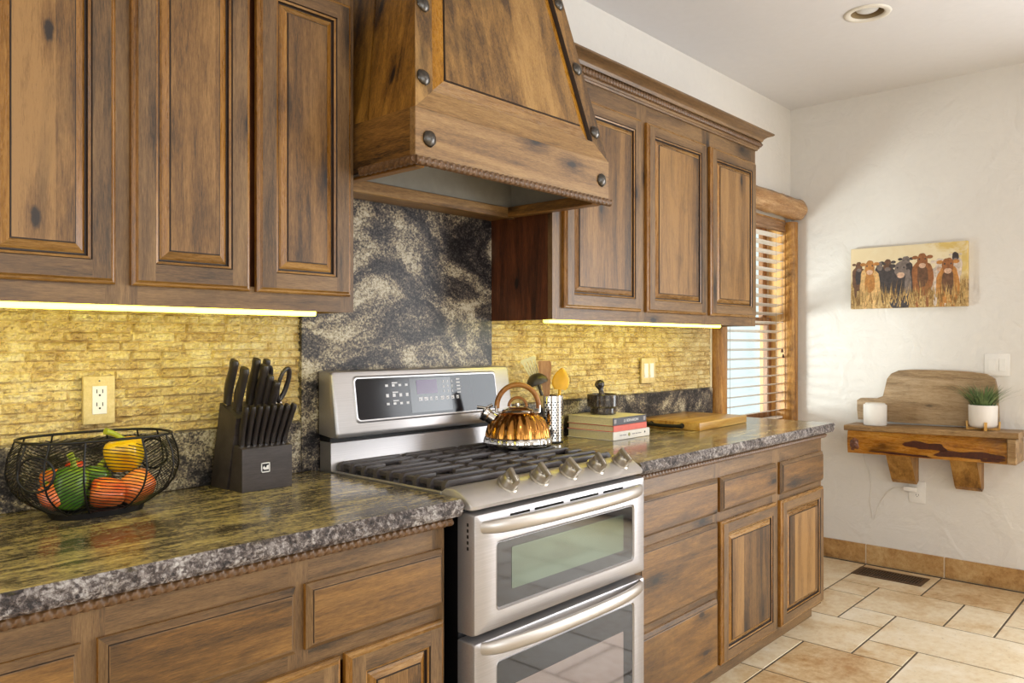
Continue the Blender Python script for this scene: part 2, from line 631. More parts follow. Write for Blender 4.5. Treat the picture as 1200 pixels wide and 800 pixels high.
# floor: versailles-pattern travertine on a 0.2 m module, one mesh
random.seed(5)
b = MB()
U, FX, FY = 0.2, -0.43, -0.46
occ = {}
tiles = []
def put(i0, i1, j0, j1):
    for i in range(i0, i1):
        for j in range(j0, j1):
            if (i, j) in occ:
                return False
    for i in range(i0, i1):
        for j in range(j0, j1):
            occ[(i, j)] = 1
    tiles.append((i0, i1, j0, j1))
    return True
for t_ in [(-2, 0, 0, 2), (-2, 0, 2, 4), (-2, 1, -2, 0), (0, 1, 0, 1), (1, 3, 0, 1), (0, 2, 1, 3), (0, 2, 3, 4), (2, 3, 1, 2), (2, 4, 2, 5),
           (3, 5, 0, 2), (4, 5, 2, 3), (4, 6, 3, 6), (5, 7, 1, 3), (7, 9, 1, 3), (-1, 1, 4, 6), (1, 2, 4, 5), (-2, -1, 4, 6), (5, 7, -1, 1), (3, 5, -2, 0)]:
    put(*t_)
IMAX, JMAX = 35, 25
for i in range(-2, IMAX):
    for j in range(-2, JMAX):
        if (i, j) in occ:
            continue
        opts = [(2, 3), (3, 2), (2, 2), (2, 1), (1, 2), (1, 1)]
        w_ = random.random()
        if w_ < 0.45: opts = opts
        elif w_ < 0.75: opts = opts[2:] + opts[:2]
        else: opts = opts[3:] + opts[:3]
        for a_, c_ in opts:
            if put(i, i + a_, j, j + c_):
                break
tones = []
g = 0.0035
for (i0, i1, j0, j1) in tiles:
    x1, x0 = FX - U * i0 - g, FX - U * i1 + g
    y1, y0 = FY - U * j0 - g, FY - U * j1 + g
    x1 = min(x1, -0.001); y1 = min(y1, -0.001); x0 = max(x0, XL); y0 = max(y0, YF)
    if x1 - x0 < 0.01 or y1 - y0 < 0.01:
        continue
    s0 = len(b.f)
    e = 0.002
    b.add([(x0, y0, -0.003), (x1, y0, -0.003), (x1, y1, -0.003), (x0, y1, -0.003),
           (x0 + e, y0 + e, 0), (x1 - e, y0 + e, 0), (x1 - e, y1 - e, 0), (x0 + e, y1 - e, 0)],
          [(4, 5, 6, 7), (0, 1, 5, 4), (1, 2, 6, 5), (2, 3, 7, 6), (3, 0, 4, 7)], 0)
    tn = random.random()
    if (i0, j0) == (-2, 2): tn = 0.05
    if (i0, j0) in ((-2, 0), (0, 1)): tn = 0.35
    tones += [tn] * (len(b.f) - s0)
s0 = len(b.f)
b.add([(XL - 0.1, YF - 0.1, -0.0018), (0.1, YF - 0.1, -0.0018), (0.1, 0.1, -0.0018), (XL - 0.1, 0.1, -0.0018)], [(0, 1, 2, 3)], 1)
tones += [0.5]
def with_tone(o, tones):
    at = o.data.attributes.new('tone', 'FLOAT', 'FACE')
    for i, t in enumerate(tones):
        at.data[i].value = t
fl = b.build('floor', [floor_m, grout], merge=0)
with_tone(fl, tones)
struct(fl)

# tile baseboard on the right wall
b = MB(); tones = []
ys = [-0.002, -0.455, -0.868, -1.285, -1.70, -2.17]
for i in range(len(ys) - 1):
    s0 = len(b.f)
    b.box(-0.012, -0.0005, ys[i + 1] + 0.003, ys[i] - 0.003, 0.0005, 0.112, 0, 0.0015)
    tones += [[0.12, 0.55, 0.38, 0.5, 0.4][i]] * (len(b.f) - s0)
s0 = len(b.f)
b.box(-0.009, -0.0005, -2.17, -0.002, -0.001, 0.110, 1)
tones += [0.5] * (len(b.f) - s0)
bb = b.build('baseboard_right', [base_m, grout_l], merge=0)
with_tone(bb, tones)
struct(bb)

# window in the cabinet wall
jamb_w = wood('honey_pine', (176, 118, 52), (214, 160, 88), (234, 190, 122), 'z', knots=0.4, streak=0.1)
sash_w = wood('sash_wood', (96, 60, 32), (146, 98, 58), (178, 130, 86), 'z', knots=0.2, streak=0.1)
b = MB()
b.box(WX1 - 0.012, WX1, 0.0, T, WZ0, WZ1, 0); b.box(WX0, WX0 + 0.012, 0.0, T, WZ0, WZ1, 0)
b.box(WX0, WX1, 0.0, T, WZ1 - 0.012, WZ1, 0); b.box(WX0, WX1, -0.002, T, WZ0, WZ0 + 0.02, 0)
w1 = struct(b.build('window_1', [jamb_w]))
b = MB()
fx0, fx1 = WX0 + 0.012, WX1 - 0.012
for (z0, z1, y0) in ((1.40, WZ1 - 0.012, 0.115), (WZ0 + 0.02, 1.445, 0.085)):
    y1 = y0 + 0.03
    b.box(fx0, fx0 + 0.055, y0, y1, z0, z1, 0, 0.003); b.box(fx1 - 0.055, fx1, y0, y1, z0, z1, 0, 0.003)
    b.box(fx0 + 0.055, fx1 - 0.055, y0, y1, z0, z0 + 0.045, 0, 0.003); b.box(fx0 + 0.055, fx1 - 0.055, y0, y1, z1 - 0.045, z1, 0, 0.003)
struct(b.build('window_sash', [sash_w], w1))
b = MB()
b.box(fx0 + 0.05, fx1 - 0.05, 0.128, 0.132, 1.44, WZ1 - 0.05); b.box(fx0 + 0.05, fx1 - 0.05, 0.098, 0.102, WZ0 + 0.06, 1.41)
struct(b.build('window_pane', [glass], w1))

# peeled-log window trim
logw = wood('peeled_log', (104, 62, 20), (170, 116, 48), (206, 158, 90), 'z', knots=1.0, streak=0.8, rough=0.36)
logh = wood('peeled_log_lintel', (96, 60, 30), (168, 120, 68), (212, 176, 130), 'x', knots=1.2, streak=0.9, rough=0.40)
b = MB()
def lintel(u, v):
    x = -1.150 + 1.143 * u
    e = min(1, (1 - u) / 0.045)
    k_ = math.sqrt(max(0.0, 1 - (1 - e) ** 2)) if e < 1 else 1
    a = v * 2 * PI
    r = 0.064 * (0.10 + 0.90 * k_) * (1 + 0.09 * nz(x * 5, math.cos(a), math.sin(a), 1.6) + 0.05 * nz(x * 16, math.cos(a) * 2, math.sin(a) * 2, 1.3))
    return (x, -0.068 + 0.92 * r * math.cos(a), 2.106 + r * math.sin(a))
b.grid(lintel, 60, 24)
b.add([lintel(0, j / 24) for j in range(24)], [tuple(range(24))])
b.add([lintel(1, j / 24) for j in range(24)], [tuple(range(24))])
struct(b.build('trim_1', [logh], smooth=50))
def split_log(name, xa, xb, yb, z0, z1, seed, wav):
    b = MB()
    prof = [(xa, 0.0), (xa, yb * 0.55), (xa + (xb - xa) * 0.18, yb * 0.92), (xa + (xb - xa) * 0.5, yb), (xa + (xb - xa) * 0.85, yb * 0.9), (xb, yb * 0.5), (xb, 0.0)]
    N = 40
    vs = []
    for i in range(N + 1):
        z = z0 + (z1 - z0) * i / N
        for j, (x, y) in enumerate(prof):
            wv = 0 if j in (0, 6) else wav * nz(seed + j * 0.35, z * 4.2, seed, 1.0)
            xx = x + (wv if j >= 3 else wv * 0.4)
            xx = min(max(xx, xa), xb + 0.012) if xb < -0.1 else min(xx, xb)
            vs.append((xx, min(-0.001, y + wv * 0.4) if j not in (0, 6) else -0.001, z))
    n = len(prof)
    fs = []
    for i in range(N):
        for j in range(n - 1):
            fs.append((i * n + j, i * n + j + 1, (i + 1) * n + j + 1, (i + 1) * n + j))
        fs.append((i * n + n - 1, i * n, (i + 1) * n, (i + 1) * n + n - 1))
    fs.append(tuple(range(n))); fs.append(tuple(N * n + j for j in range(n)))
    b.add(vs, fs)
    return struct(b.build(name, [logw], smooth=40))
split_log('trim_2', -1.0285, -0.925, -0.058, 0.80, 2.036, 3.1, 0.016)
split_log('trim_3', -0.082, -0.004, -0.060, 0.80, 2.034, 8.2, 0.010)

# patio door (right wall) and unseen windows added for light: frames and glass
frame_w = plain('white_frame', (232, 230, 226), 0.4)
b = MB()
for y in (DY0, (DY0 + DY1) / 2 - 0.04, DY1 - 0.08):
    b.box(0.05, 0.11, y, y + 0.08, 0, DZ)
b.box(0.05, 0.11, DY0, DY1, 0, 0.10); b.box(0.05, 0.11, DY0, DY1, DZ - 0.08, DZ)
d1 = struct(b.build('door_1', [frame_w]))
b = MB(); b.box(0.078, 0.082, DY0 + 0.08, DY1 - 0.08, 0.1, DZ - 0.08)
struct(b.build('door_pane', [glass], d1))
b = MB()
for x in (FX0, (FX0 * 2 + FX1) / 3 - 0.03, (FX0 + FX1 * 2) / 3 - 0.03, FX1 - 0.06):
    b.box(x, x + 0.06, YF - 0.11, YF - 0.05, FZ0, FZ1)
b.box(FX0, FX1, YF - 0.11, YF - 0.05, FZ0, FZ0 + 0.06); b.box(FX0, FX1, YF - 0.11, YF - 0.05, FZ1 - 0.06, FZ1)
w2 = struct(b.build('window_added_2', [frame_w]))
b = MB(); b.box(FX0 + 0.05, FX1 - 0.05, YF - 0.082, YF - 0.078, FZ0 + 0.05, FZ1 - 0.05)
struct(b.build('window_pane', [glass], w2))
b = MB()
for y in (-3.9, -2.63, -1.36):
    b.box(XL - 0.11, XL - 0.05, y, y + 0.06, 0.8, 2.4)
b.box(XL - 0.11, XL - 0.05, -3.9, -1.3, 0.8, 0.86); b.box(XL - 0.11, XL - 0.05, -3.9, -1.3, 2.34, 2.4)
struct(b.build('window_added_3', [frame_w]))

# ------------------------------------------------------------------ cabinets
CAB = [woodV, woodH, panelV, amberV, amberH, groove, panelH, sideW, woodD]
mV, mH, mPV, mAV, mAH, mG, mPH, mS, mD = range(9)

def door_mesh(b, x0, x1, z0, z1, yf, t=0.020, st=0.047):
    """raised-panel door facing -y"""
    q = [(x0, yf, z0), (x1, yf, z0), (x1, yf, z1), (x0, yf, z1)]
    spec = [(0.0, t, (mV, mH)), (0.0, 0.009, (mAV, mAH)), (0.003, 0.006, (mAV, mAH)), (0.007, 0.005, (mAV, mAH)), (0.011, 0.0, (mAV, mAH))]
    cs = b.rings(q, (0, -1, 0), spec)
    a = 0.011
    # stiles run through, rails between them
    b.add([(x0 + a, yf, z0 + a), (x0 + st, yf, z0 + a), (x0 + st, yf, z1 - a), (x0 + a, yf, z1 - a)], [(0, 1, 2, 3)], mV)
    b.add([(x1 - st, yf, z0 + a), (x1 - a, yf, z0 + a), (x1 - a, yf, z1 - a), (x1 - st, yf, z1 - a)], [(0, 1, 2, 3)], mV)
    for zz0, zz1 in ((z0 + a, z0 + st), (z1 - st, z1 - a)):
        b.add([(x0 + st, yf, zz0), (x1 - st, yf, zz0), (x1 - st, yf, zz1), (x0 + st, yf, zz1)], [(0, 1, 2, 3)], mH)
    q2 = [(x0 + st, yf, z0 + st), (x1 - st, yf, z0 + st), (x1 - st, yf, z1 - st), (x0 + st, yf, z1 - st)]
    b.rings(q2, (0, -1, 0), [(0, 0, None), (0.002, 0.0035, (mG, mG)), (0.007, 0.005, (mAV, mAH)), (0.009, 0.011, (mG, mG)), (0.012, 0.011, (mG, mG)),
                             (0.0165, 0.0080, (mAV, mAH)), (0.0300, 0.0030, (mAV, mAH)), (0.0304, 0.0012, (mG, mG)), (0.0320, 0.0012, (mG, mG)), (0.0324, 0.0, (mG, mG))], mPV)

def drawer_mesh(b, x0, x1, z0, z1, yf, t=0.020):
    q = [(x0, yf, z0), (x1, yf, z0), (x1, yf, z1), (x0, yf, z1)]
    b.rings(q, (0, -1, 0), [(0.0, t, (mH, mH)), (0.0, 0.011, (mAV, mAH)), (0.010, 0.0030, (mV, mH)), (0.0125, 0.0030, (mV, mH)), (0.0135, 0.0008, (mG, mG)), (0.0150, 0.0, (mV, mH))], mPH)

def door(parent, *a, **kw):
    b = MB(); door_mesh(b, *a, **kw)
    return b.build('door', CAB, parent, world=True)

def drawer(parent, *a, **kw):
    b = MB(); drawer_mesh(b, *a, **kw)
    return b.build('drawer', CAB, parent, world=True)

def face_frame(parent, x0, x1, z0, z1, yf, t, stiles, rails):
    """stiles = [(xa,xb)], rails = [(za,zb)]; rails butt between neighbouring stiles"""
    b = MB()
    for xa, xb in stiles:
        b.box(xa, xb, yf, yf + t, z0, z1, mV)
    for i in range(len(stiles) - 1):
        for za, zb in rails:
            b.box(stiles[i][1], stiles[i + 1][0], yf, yf + t, za, zb, mH)
    return b.build('face_frame', CAB, parent, world=True)

UF, UT = -0.310, 2.225          # upper cabinet face plane, frame top
UB = 1.372
def crown(parent, x0, x1, rope_on=True, ret_right=True, name='crown_moulding'):
    prof = [(UF, 2.230), (UF - 0.008, 2.230), (UF - 0.010, 2.237), (UF - 0.013, 2.238), (UF - 0.017, 2.244), (UF - 0.016, 2.247), (UF - 0.016, 2.271), (UF - 0.026, 2.274),
            (UF - 0.031, 2.285), (UF - 0.043, 2.295), (UF - 0.060, 2.301), (UF - 0.065, 2.303), (UF - 0.069, 2.306), (UF - 0.069, 2.312), (UF - 0.060, 2.313), (UF, 2.313)]
    b = MB()
    n = len(prof)
    ys0 = [p[0] for p in prof]
    vs = []
    ends = []
    # left end cut flat, right end mitred into a return along the cabinet side
    for (y, z) in prof: vs.append((x0, y, z))
    for (y, z) in prof: vs.append((x1 + (UF - y) if ret_right else x1, y, z))
    if ret_right:
        for (y, z) in prof: vs.append((x1 + (UF - y), -0.003, z))
    fs = []
    for s in range(2 if ret_right else 1):
        for i in range(n):
            j = (i + 1) % n
            fs.append((s * n + i, s * n + j, (s + 1) * n + j, (s + 1) * n + i))
    fs.append(tuple(range(n)))
    b.add(vs, fs, 0)
    o = b.build(name, [woodH], parent, world=True, smooth=25)
    b = MB()
    zr, yr = 2.259, UF - 0.019
    rope(b, (x0, yr, zr), (x1 + 0.020 if ret_right else x1, yr, zr), 0.0125, 0.0185)
    if ret_right:
        rope(b, (x1 + 0.020, yr, zr), (x1 + 0.020, -0.004, zr), 0.0125, 0.0185)
    b.build('rope_trim', [ropeW], parent, world=True, smooth=35)
    return o

# ---- upper cabinet, right of the hood
UX0, UX1 = -2.718, -1.157
u = thing('wall_cabinet', 'three-door brown wooden wall cabinet between range hood and window', 'cabinet', ((UX0 + UX1) / 2, -0.155, UB))
b = MB()
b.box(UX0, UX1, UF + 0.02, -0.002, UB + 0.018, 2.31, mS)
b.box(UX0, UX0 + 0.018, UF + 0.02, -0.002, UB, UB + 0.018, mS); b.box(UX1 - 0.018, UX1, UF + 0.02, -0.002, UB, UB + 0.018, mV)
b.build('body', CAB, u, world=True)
face_frame(u, UX0, UX1, UB, 2.31, UF, 0.02, [(UX0, -2.655), (-2.20, -2.131), (-1.685, -1.615), (-1.20, UX1)], [(UB, 1.425), (2.145, 2.31)])
for x0, x1 in ((-2.668, -2.187), (-2.144, -1.671), (-1.630, -1.180)):
    door(u, x0, x1, 1.413, 2.163, UF - 0.020)
crown(u, UX0 + 0.001, UX1)

# ---- upper cabinet, left of the hood
VX0, VX1 = -5.42, -3.556
u2 = thing('wall_cabinet', 'brown wooden wall cabinet with tall doors above fruit basket and knife block', 'cabinet', ((VX0 + VX1) / 2, -0.155, UB))
b = MB()
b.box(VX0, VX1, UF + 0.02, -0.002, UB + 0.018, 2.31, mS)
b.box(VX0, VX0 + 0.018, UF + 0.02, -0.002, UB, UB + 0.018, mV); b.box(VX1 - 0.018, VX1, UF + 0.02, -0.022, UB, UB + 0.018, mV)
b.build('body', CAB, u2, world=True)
vd = [(-5.255, -4.986), (-4.972, -4.703), (-4.690, -4.434), (-4.418, -4.149), (-4.117, -3.848), (-3.830, -3.562)]
face_frame(u2, VX0, VX1, UB, 2.31, UF, 0.02, [(VX0, -5.24), (-4.72, -4.675), (-4.165, -4.100), (-3.585, VX1)], [(UB, 1.425), (2.155, 2.31)])
for x0, x1 in vd:
    door(u2, x0, x1, 1.413, 2.172, UF - 0.020)
crown(u2, VX0, VX1, ret_right=False)
b = MB()
b.box(VX1 + 0.0005, -3.536, UF + 0.012, -0.024, UB + 0.002, 2.31, mV)
b.build('side_panel', CAB, u2, world=True)

# ---- under-cabinet lights
k = NT('warm_led'); k.b.inputs['Emission Color'].default_value = (1.0, 0.90, 0.05, 1); k.b.inputs['Emission Strength'].default_value = 10.0
led = k.out((0.9, 0.85, 0.6, 1), 0.5)
def led_bar(label, x0, x1):
    t = thing('under_cabinet_light', label, 'light', ((x0 + x1) / 2, -0.255, UB + 0.018), group=None)
    b = MB(); b.box(x0, x1, -0.272, -0.238, UB + 0.008, UB + 0.0178); b.build('housing', [white_plastic], t, world=True)
    b = MB(); b.box(x0 + 0.008, x1 - 0.008, -0.270, -0.240, UB - 0.0105, UB + 0.008, 0, 0.004); b.build('diffuser', [led], t, world=True)
led_bar('long glowing light strip under the left wall cabinet', -5.25, -3.622)
led_bar('glowing light strip under the cabinet beside the window', -2.695, -1.42)

# ---- base cabinets
BF, BT, CZ = -0.610, 0.873, 0.914
def base(label, x0, x1, stiles, rails, doors, drawers, toe_x):
    t = thing('base_cabinet', label, 'cabinet', ((x0 + x1) / 2, -0.3, 0.0))
    b = MB(); b.box(x0, x1, BF + 0.02, -0.003, 0.072, BT, mS)
    b.build('body', CAB, t, world=True)
    b = MB(); b.box(x0, x1, -0.553, -0.003, 0.0, 0.0715, mH); b.box(x0, x1 + toe_x, -0.566, -0.553, 0.001, 0.0715, mH); b.build('toe_kick', CAB, t, world=True)
    face_frame(t, x0, x1, 0.072, BT, BF, 0.02, stiles, rails)
    for d in doors: door(t, *d, BF - 0.020)
    for d in drawers: drawer(t, *d, BF - 0.020)
    b = MB(); rope(b, (x0, BF - 0.012, 0.8595), (x1 + 0.012, BF - 0.012, 0.8595), 0.0118, 0.0195)
    b.build('rope_trim', [ropeW], t, world=True, smooth=35)
    return t
base('brown wooden base cabinet under left counter, left of the stove', -5.42, -3.497,
     [(-5.42, -5.30), (-4.735, -4.685), (-4.33, -4.275), (-3.925, -3.878), (-3.535, -3.497)],
     [(0.072, 0.115), (0.612, 0.682), (0.785, BT)],
     [(-3.792, -3.510, 0.095, 0.626), (-4.088, -3.806, 0.095, 0.626), (-4.40, -4.118, 0.095, 0.626), (-4.695, -4.414, 0.095, 0.626), (-4.995, -4.711, 0.095, 0.626), (-5.29, -5.009, 0.095, 0.626)],
     [(-3.889, -3.510, 0.662, 0.797), (-4.289, -3.913, 0.662, 0.797), (-4.690, -4.316, 0.662, 0.797), (-5.29, -4.73, 0.662, 0.797)], 0.0)
base('brown wooden base cabinet right of the stove, with three stacked drawers and two doors', -2.682, -1.103,
     [(-2.682, -2.650), (-2.150, -2.095), (-1.635, -1.565), (-1.135, -1.103)],
     [(0.072, 0.115), (0.330, 0.390), (0.612, 0.672), (0.775, BT)],
     [(-2.110, -1.622, 0.088, 0.624), (-1.580, -1.112, 0.088, 0.624)],
     [(-2.670, -2.137, 0.660, 0.790), (-2.670, -2.137, 0.372, 0.626), (-2.670, -2.137, 0.088, 0.345), (-2.110, -1.622, 0.660, 0.788), (-1.580, -1.112, 0.650, 0.786)], 0.0)

# ---- countertops with a chiselled front edge
def counter(name, label, x0, x1, right_end):
    t = thing(name, label, 'countertop', ((x0 + x1) / 2, -0.33, 0.874))
    YFr = -0.645
    b = MB()
    b.box(x0, x1, YFr, -0.0015, 0.8745, CZ, 0)
    b.build('slab', [granC], t, world=True)
    b = MB()
    def dep(s, w):
        e = min(1, min(w, 1 - w) / 0.22)
        return 0.0075 * e * (0.55 + 0.9 * nz(s * 20, w * 2.2, 3.3)) + 0.004 * e * nz(s * 75, w * 6, 9.1) + 0.002 * e
    nu = int((x1 - x0) / 0.006)
    b.grid(lambda u_, w_: (x0 + (x1 - x0) * u_, YFr - 0.0006 - max(0, dep(u_ * (x1 - x0), w_)), 0.8735 + 0.0405 * w_), nu, 8)
    if right_end:
        b.grid(lambda u_, w_: (x1 + 0.0006 + max(0, dep(5 + u_ * 0.645, w_)), YFr + 0.6435 * u_, 0.8735 + 0.0405 * w_), 100, 8)
    b.build('rough_edge', [granE], t, world=True, smooth=180)
counter('countertop', 'dark veined granite countertop under fruit basket and knife block', -5.42, -3.472, False)
counter('countertop', 'dark veined granite countertop under the books, beside the window', -2.694, -1.040, True)

# ---- granite splash strips, slab behind the range, stacked stone
b = MB(); b.box(-5.42, -3.518, -0.021, -0.0012, CZ + 0.0005, 1.062, 0, 0.002)
tag(b.build('granite_upstand', [granP]), 'low granite upstand behind the fruit basket', 'backsplash')
b = MB(); b.box(-2.714, -1.042, -0.021, -0.0012, CZ + 0.0005, 1.056, 0, 0.002)
tag(b.build('granite_upstand', [granP]), 'low granite upstand behind the cutting board', 'backsplash')
b = MB(); b.box(-3.5165, -2.7155, -0.021, -0.0012, CZ + 0.0005, 1.752, 0, 0.001)
tag(b.build('granite_slab_backsplash', [granP]), 'tall dark granite slab on the wall behind the stove', 'backsplash')

def ledge_stone(label, x0, x1, z0, z1, seed, hole):
    rnd = random.Random(seed)
    rows = round((z1 - z0) / 0.0232)
    rh = (z1 - z0) / rows
    lay = []
    for r_ in range(rows):
        x = x0 - rnd.random() * 0.08
        cuts = []
        while x < x1:
            w_ = rnd.choice([0.045, 0.06, 0.075, 0.09, 0.11, 0.13])
            cuts.append((x, x + w_, rnd.random(), rnd.random()))
            x += w_
        lay.append(cuts)
    b = MB(); tones = []
    dx, dz = 0.0042, rh / 6
    nx, nzr = int((x1 - x0) / dx), rows * 6
    def cell(x, r_):
        for c_ in lay[r_]:
            if c_[0] <= x < c_[1]:
                return c_
        return lay[r_][-1]
    H_ = {}
    for j in range(nzr + 1):
        z = z0 + (z1 - z0) * j / nzr
        r_ = min(rows - 1, int((z - z0) / rh + 1e-6))
        fz = (z - z0) / rh - r_
        for i in range(nx + 1):
            x = x0 + (x1 - x0) * i / nx
            c_ = cell(x, r_)
            ed = min((x - c_[0]), (c_[1] - x)) / 0.004
            ez = min(fz, 1 - fz) / 0.12
            e = max(0, min(1, min(ed, ez)))
            h = 0.004 + 0.007 * c_[2] + 0.0066 * nz(x * 42 + r_ * 7.7, z * 95, c_[3] * 9) + 0.0055 * nz(x * 105, z * 170, 4.2)
            H_[(i, j)] = 0.0015 + max(0.0005, h) * (0.12 + 0.88 * e)
    vs = [(x0 + (x1 - x0) * i / nx, -H_[(i, j)], z0 + (z1 - z0) * j / nzr) for j in range(nzr + 1) for i in range(nx + 1)]
    fs = []
    for j in range(nzr):
        for i in range(nx):
            xm = x0 + (x1 - x0) * (i + .5) / nx
            zm = z0 + (z1 - z0) * (j + .5) / nzr
            if hole and hole[0] < xm < hole[1] and hole[2] < zm < hole[3]:
                continue
            a = j * (nx + 1) + i
            fs.append((a, a + 1, a + nx + 2, a + nx + 1))
            tones.append(cell(xm, min(rows - 1, j // 6))[3])
    b.add(vs, fs, 0)
    o = b.build('stacked_stone_backsplash', [ledge], merge=0)
    with_tone(o, tones)
    tag(o, label, 'backsplash')
ledge_stone('yellow-lit stacked stone backsplash behind basket and knife block', -5.42, -3.5175, 1.0625, UB + 0.016, 4, None)
ledge_stone('yellow-lit stacked stone backsplash under the cabinet by the window', -2.7145, -1.050, 1.0565, UB + 0.016, 9, None)
b = MB(); b.box(-1.049, -1.031, -0.012, -0.001, 1.0565, 1.39, 0, 0.002)
struct(b.build('trim_4', [plain('pale_stone_edge', (216, 200, 160), 0.7, var=0.15)]))

# ------------------------------------------------------------------ range hood
HX0, HX1 = -3.5345, -2.7215
HC = (HX0 + HX1) / 2
h = thing('range_hood', 'large tapered wooden range hood with iron studs above the stove', 'range hood', (HC, -0.28, 1.735))
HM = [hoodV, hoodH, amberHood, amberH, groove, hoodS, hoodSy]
HY = -0.548
b = MB()
b.box(HX0, HX1, HY, HY + 0.022, 1.738, 1.873, 1, 0.0015)
b.box(HX0, HX0 + 0.02, HY + 0.022, -0.023, 1.738, 1.873, 6); b.box(HX1 - 0.02, HX1, HY + 0.022, -0.023, 1.738, 1.873, 6)
b.build('lower_band', HM, h, world=True)
b = MB()
b.box(HX0 + 0.02, HX1 - 0.02, -0.16, -0.135, 1.728, 1.765, 1, 0.002)
b.box(HX1 - 0.06, HX1 - 0.02, HY + 0.022, -0.16, 1.732, 1.765, 6, 0.002); b.box(HX0 + 0.02, HX0 + 0.05, HY + 0.022, -0.16, 1.732, 1.765, 6, 0.002)
b.box(HX0 + 0.02, HX1 - 0.02, -0.135, -0.023, 1.738, 1.746, 1)
b.build('inner_rail', HM, h, world=True)
liner = plain('painted_liner', (150, 146, 136), 0.4, 0.2)
b = MB()
b.box(HX0 + 0.0205, HX1 - 0.0205, HY + 0.0225, -0.0235, 1.86, 1.868)
b.box(HX0 + 0.0205, HX1 - 0.0205, -0.150, -0.140, 1.765, 1.86)
b.box(HX0 + 0.0205, HX0 + 0.024, HY + 0.0225, -0.15, 1.765, 1.86); b.box(HX1 - 0.03, HX1 - 0.0205, HY + 0.0225, -0.15, 1.765, 1.86)
b.build('liner', [liner], h, world=True)
# tapered front
hw0, hw1, y0, y1, zb, zt = 0.4045, 0.248, HY + 0.002, -0.358, 1.873, 2.742
fq = [(HC - hw0, y0, zb), (HC + hw0, y0, zb), (HC + hw1, y1, zt), (HC - hw1, y1, zt)]
nrm = (Vector(fq[1]) - Vector(fq[0])).cross(Vector(fq[3]) - Vector(fq[0])).normalized()
if nrm.y > 0: nrm = -nrm
b = MB()
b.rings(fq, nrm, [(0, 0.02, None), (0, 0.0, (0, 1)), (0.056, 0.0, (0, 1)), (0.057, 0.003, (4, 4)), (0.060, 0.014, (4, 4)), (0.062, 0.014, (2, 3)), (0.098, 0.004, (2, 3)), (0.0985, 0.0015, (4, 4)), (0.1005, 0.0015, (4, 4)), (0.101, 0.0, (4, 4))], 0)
b.build('front_panel', HM, h, world=True, merge=0)
# sides: slanted boards with an open seam
for s in (-1, 1):
    b = MB()
    xa, xb_ = HC + s * hw0, HC + s * hw1
    for fa, fb in ((0.0, 0.36), (0.372, 1.0)):
        def P(f, top):
            yy = (y0 + (-0.024 - y0) * f) if not top else (y1 + (-0.024 - y1) * f)
            return Vector((xb_ if top else xa, yy, zt if top else zb))
        q = [P(fa, 0), P(fb, 0), P(fb, 1), P(fa, 1)]
        n_ = Vector((s, 0, 0.18)).normalized()
        ins = [p - n_ * 0.018 for p in q]
        b.add(q + ins, [(0, 1, 2, 3), (7, 6, 5, 4), (0, 4, 5, 1), (1, 5, 6, 2), (2, 6, 7, 3), (3, 7, 4, 0)], 5)
    q = [Vector((xa - s * 0.012, y0 + 0.01, zb)), Vector((xa - s * 0.012, -0.024, zb)), Vector((xb_ - s * 0.012, -0.024, zt)), Vector((xb_ - s * 0.012, y1 + 0.01, zt))]
    b.add(q, [(0, 1, 2, 3)], 4)
    b.build('side_panel', HM, h, world=True, merge=0)
# rope along the bottom
b = MB(); rope(b, (HX0 - 0.004, HY - 0.004, 1.741), (HX1, HY - 0.004, 1.741), 0.0125, 0.0205)
rope(b, (HX0 - 0.004, HY - 0.004, 1.741), (HX0 - 0.004, -0.335, 1.741), 0.0125, 0.0205)
b.build('rope_trim', [ropeW], h, world=True, smooth=35)
# iron studs
def stud(p, n_, r=0.021):
    b = MB()
    b.lathe([(r, 0.0), (r * 1.0, 0.0025), (r * 0.86, 0.006), (r * 0.62, 0.0095), (r * 0.34, 0.012), (r * 0.08, 0.013)], 14, rmod=lambda a, z, i: 1 + 0.05 * math.cos(5 * a + i * 1.3))
    rot = Vector((0, 0, 1)).rotation_difference(Vector(n_)).to_matrix().to_4x4()
    b.xf(Matrix.Translation(Vector(p)) @ rot)
    b.build('stud', [pewter], h, world=True, smooth=40)
stud((HX0 + 0.045, HY - 0.0005, 1.800), (0, -1, 0)); stud((HX1 - 0.042, HY - 0.0005, 1.808), (0, -1, 0))
def taper_pt(s, z, off=0.026):
    f = (z - zb) / (zt - zb)
    return Vector((HC + s * (hw0 + (hw1 - hw0) * f - off), y0 + (y1 - y0) * f, z)) + nrm * 0.0005
for z in (1.957, 2.165, 2.373, 2.58):
    stud(taper_pt(-1, z), nrm)
for z in (1.962, 2.165, 2.373, 2.58):
    stud(taper_pt(1, z, 0.030), nrm)

# ------------------------------------------------------------------ range (stove)
RX0, RX1 = -3.460, -2.706
RC = (RX0 + RX1) / 2
g = thing('kitchen_range', 'stainless steel double-oven gas range with five knobs', 'stove', (RC, -0.34, 0.0))

def rrect(x0, x1, z0, z1, r, n=5):
    pts = []
    for cx_, cz_, a0 in ((x0 + r, z0 + r, PI), (x1 - r, z0 + r, 1.5 * PI), (x1 - r, z1 - r, 0), (x0 + r, z1 - r, 0.5 * PI)):
        for i in range(n + 1):
            a = a0 + (PI / 2) * i / n
            pts.append((cx_ + r * math.cos(a), cz_ + r * math.sin(a)))
    return pts

def loft(b, loops, mats, cap0=None, cap1=None):
    n = len(loops[0])
    for k_ in range(len(loops) - 1):
        o = b.add(loops[k_] + loops[k_ + 1], [(i, (i + 1) % n, n + (i + 1) % n, n + i) for i in range(n)], mats[k_])
    if cap0 is not None: b.add(loops[0], [tuple(range(n))], cap0)
    if cap1 is not None: b.add(loops[-1], [tuple(range(n))], cap1)

def plane(pts, y):
    return [(p[0], y, p[1]) for p in pts]

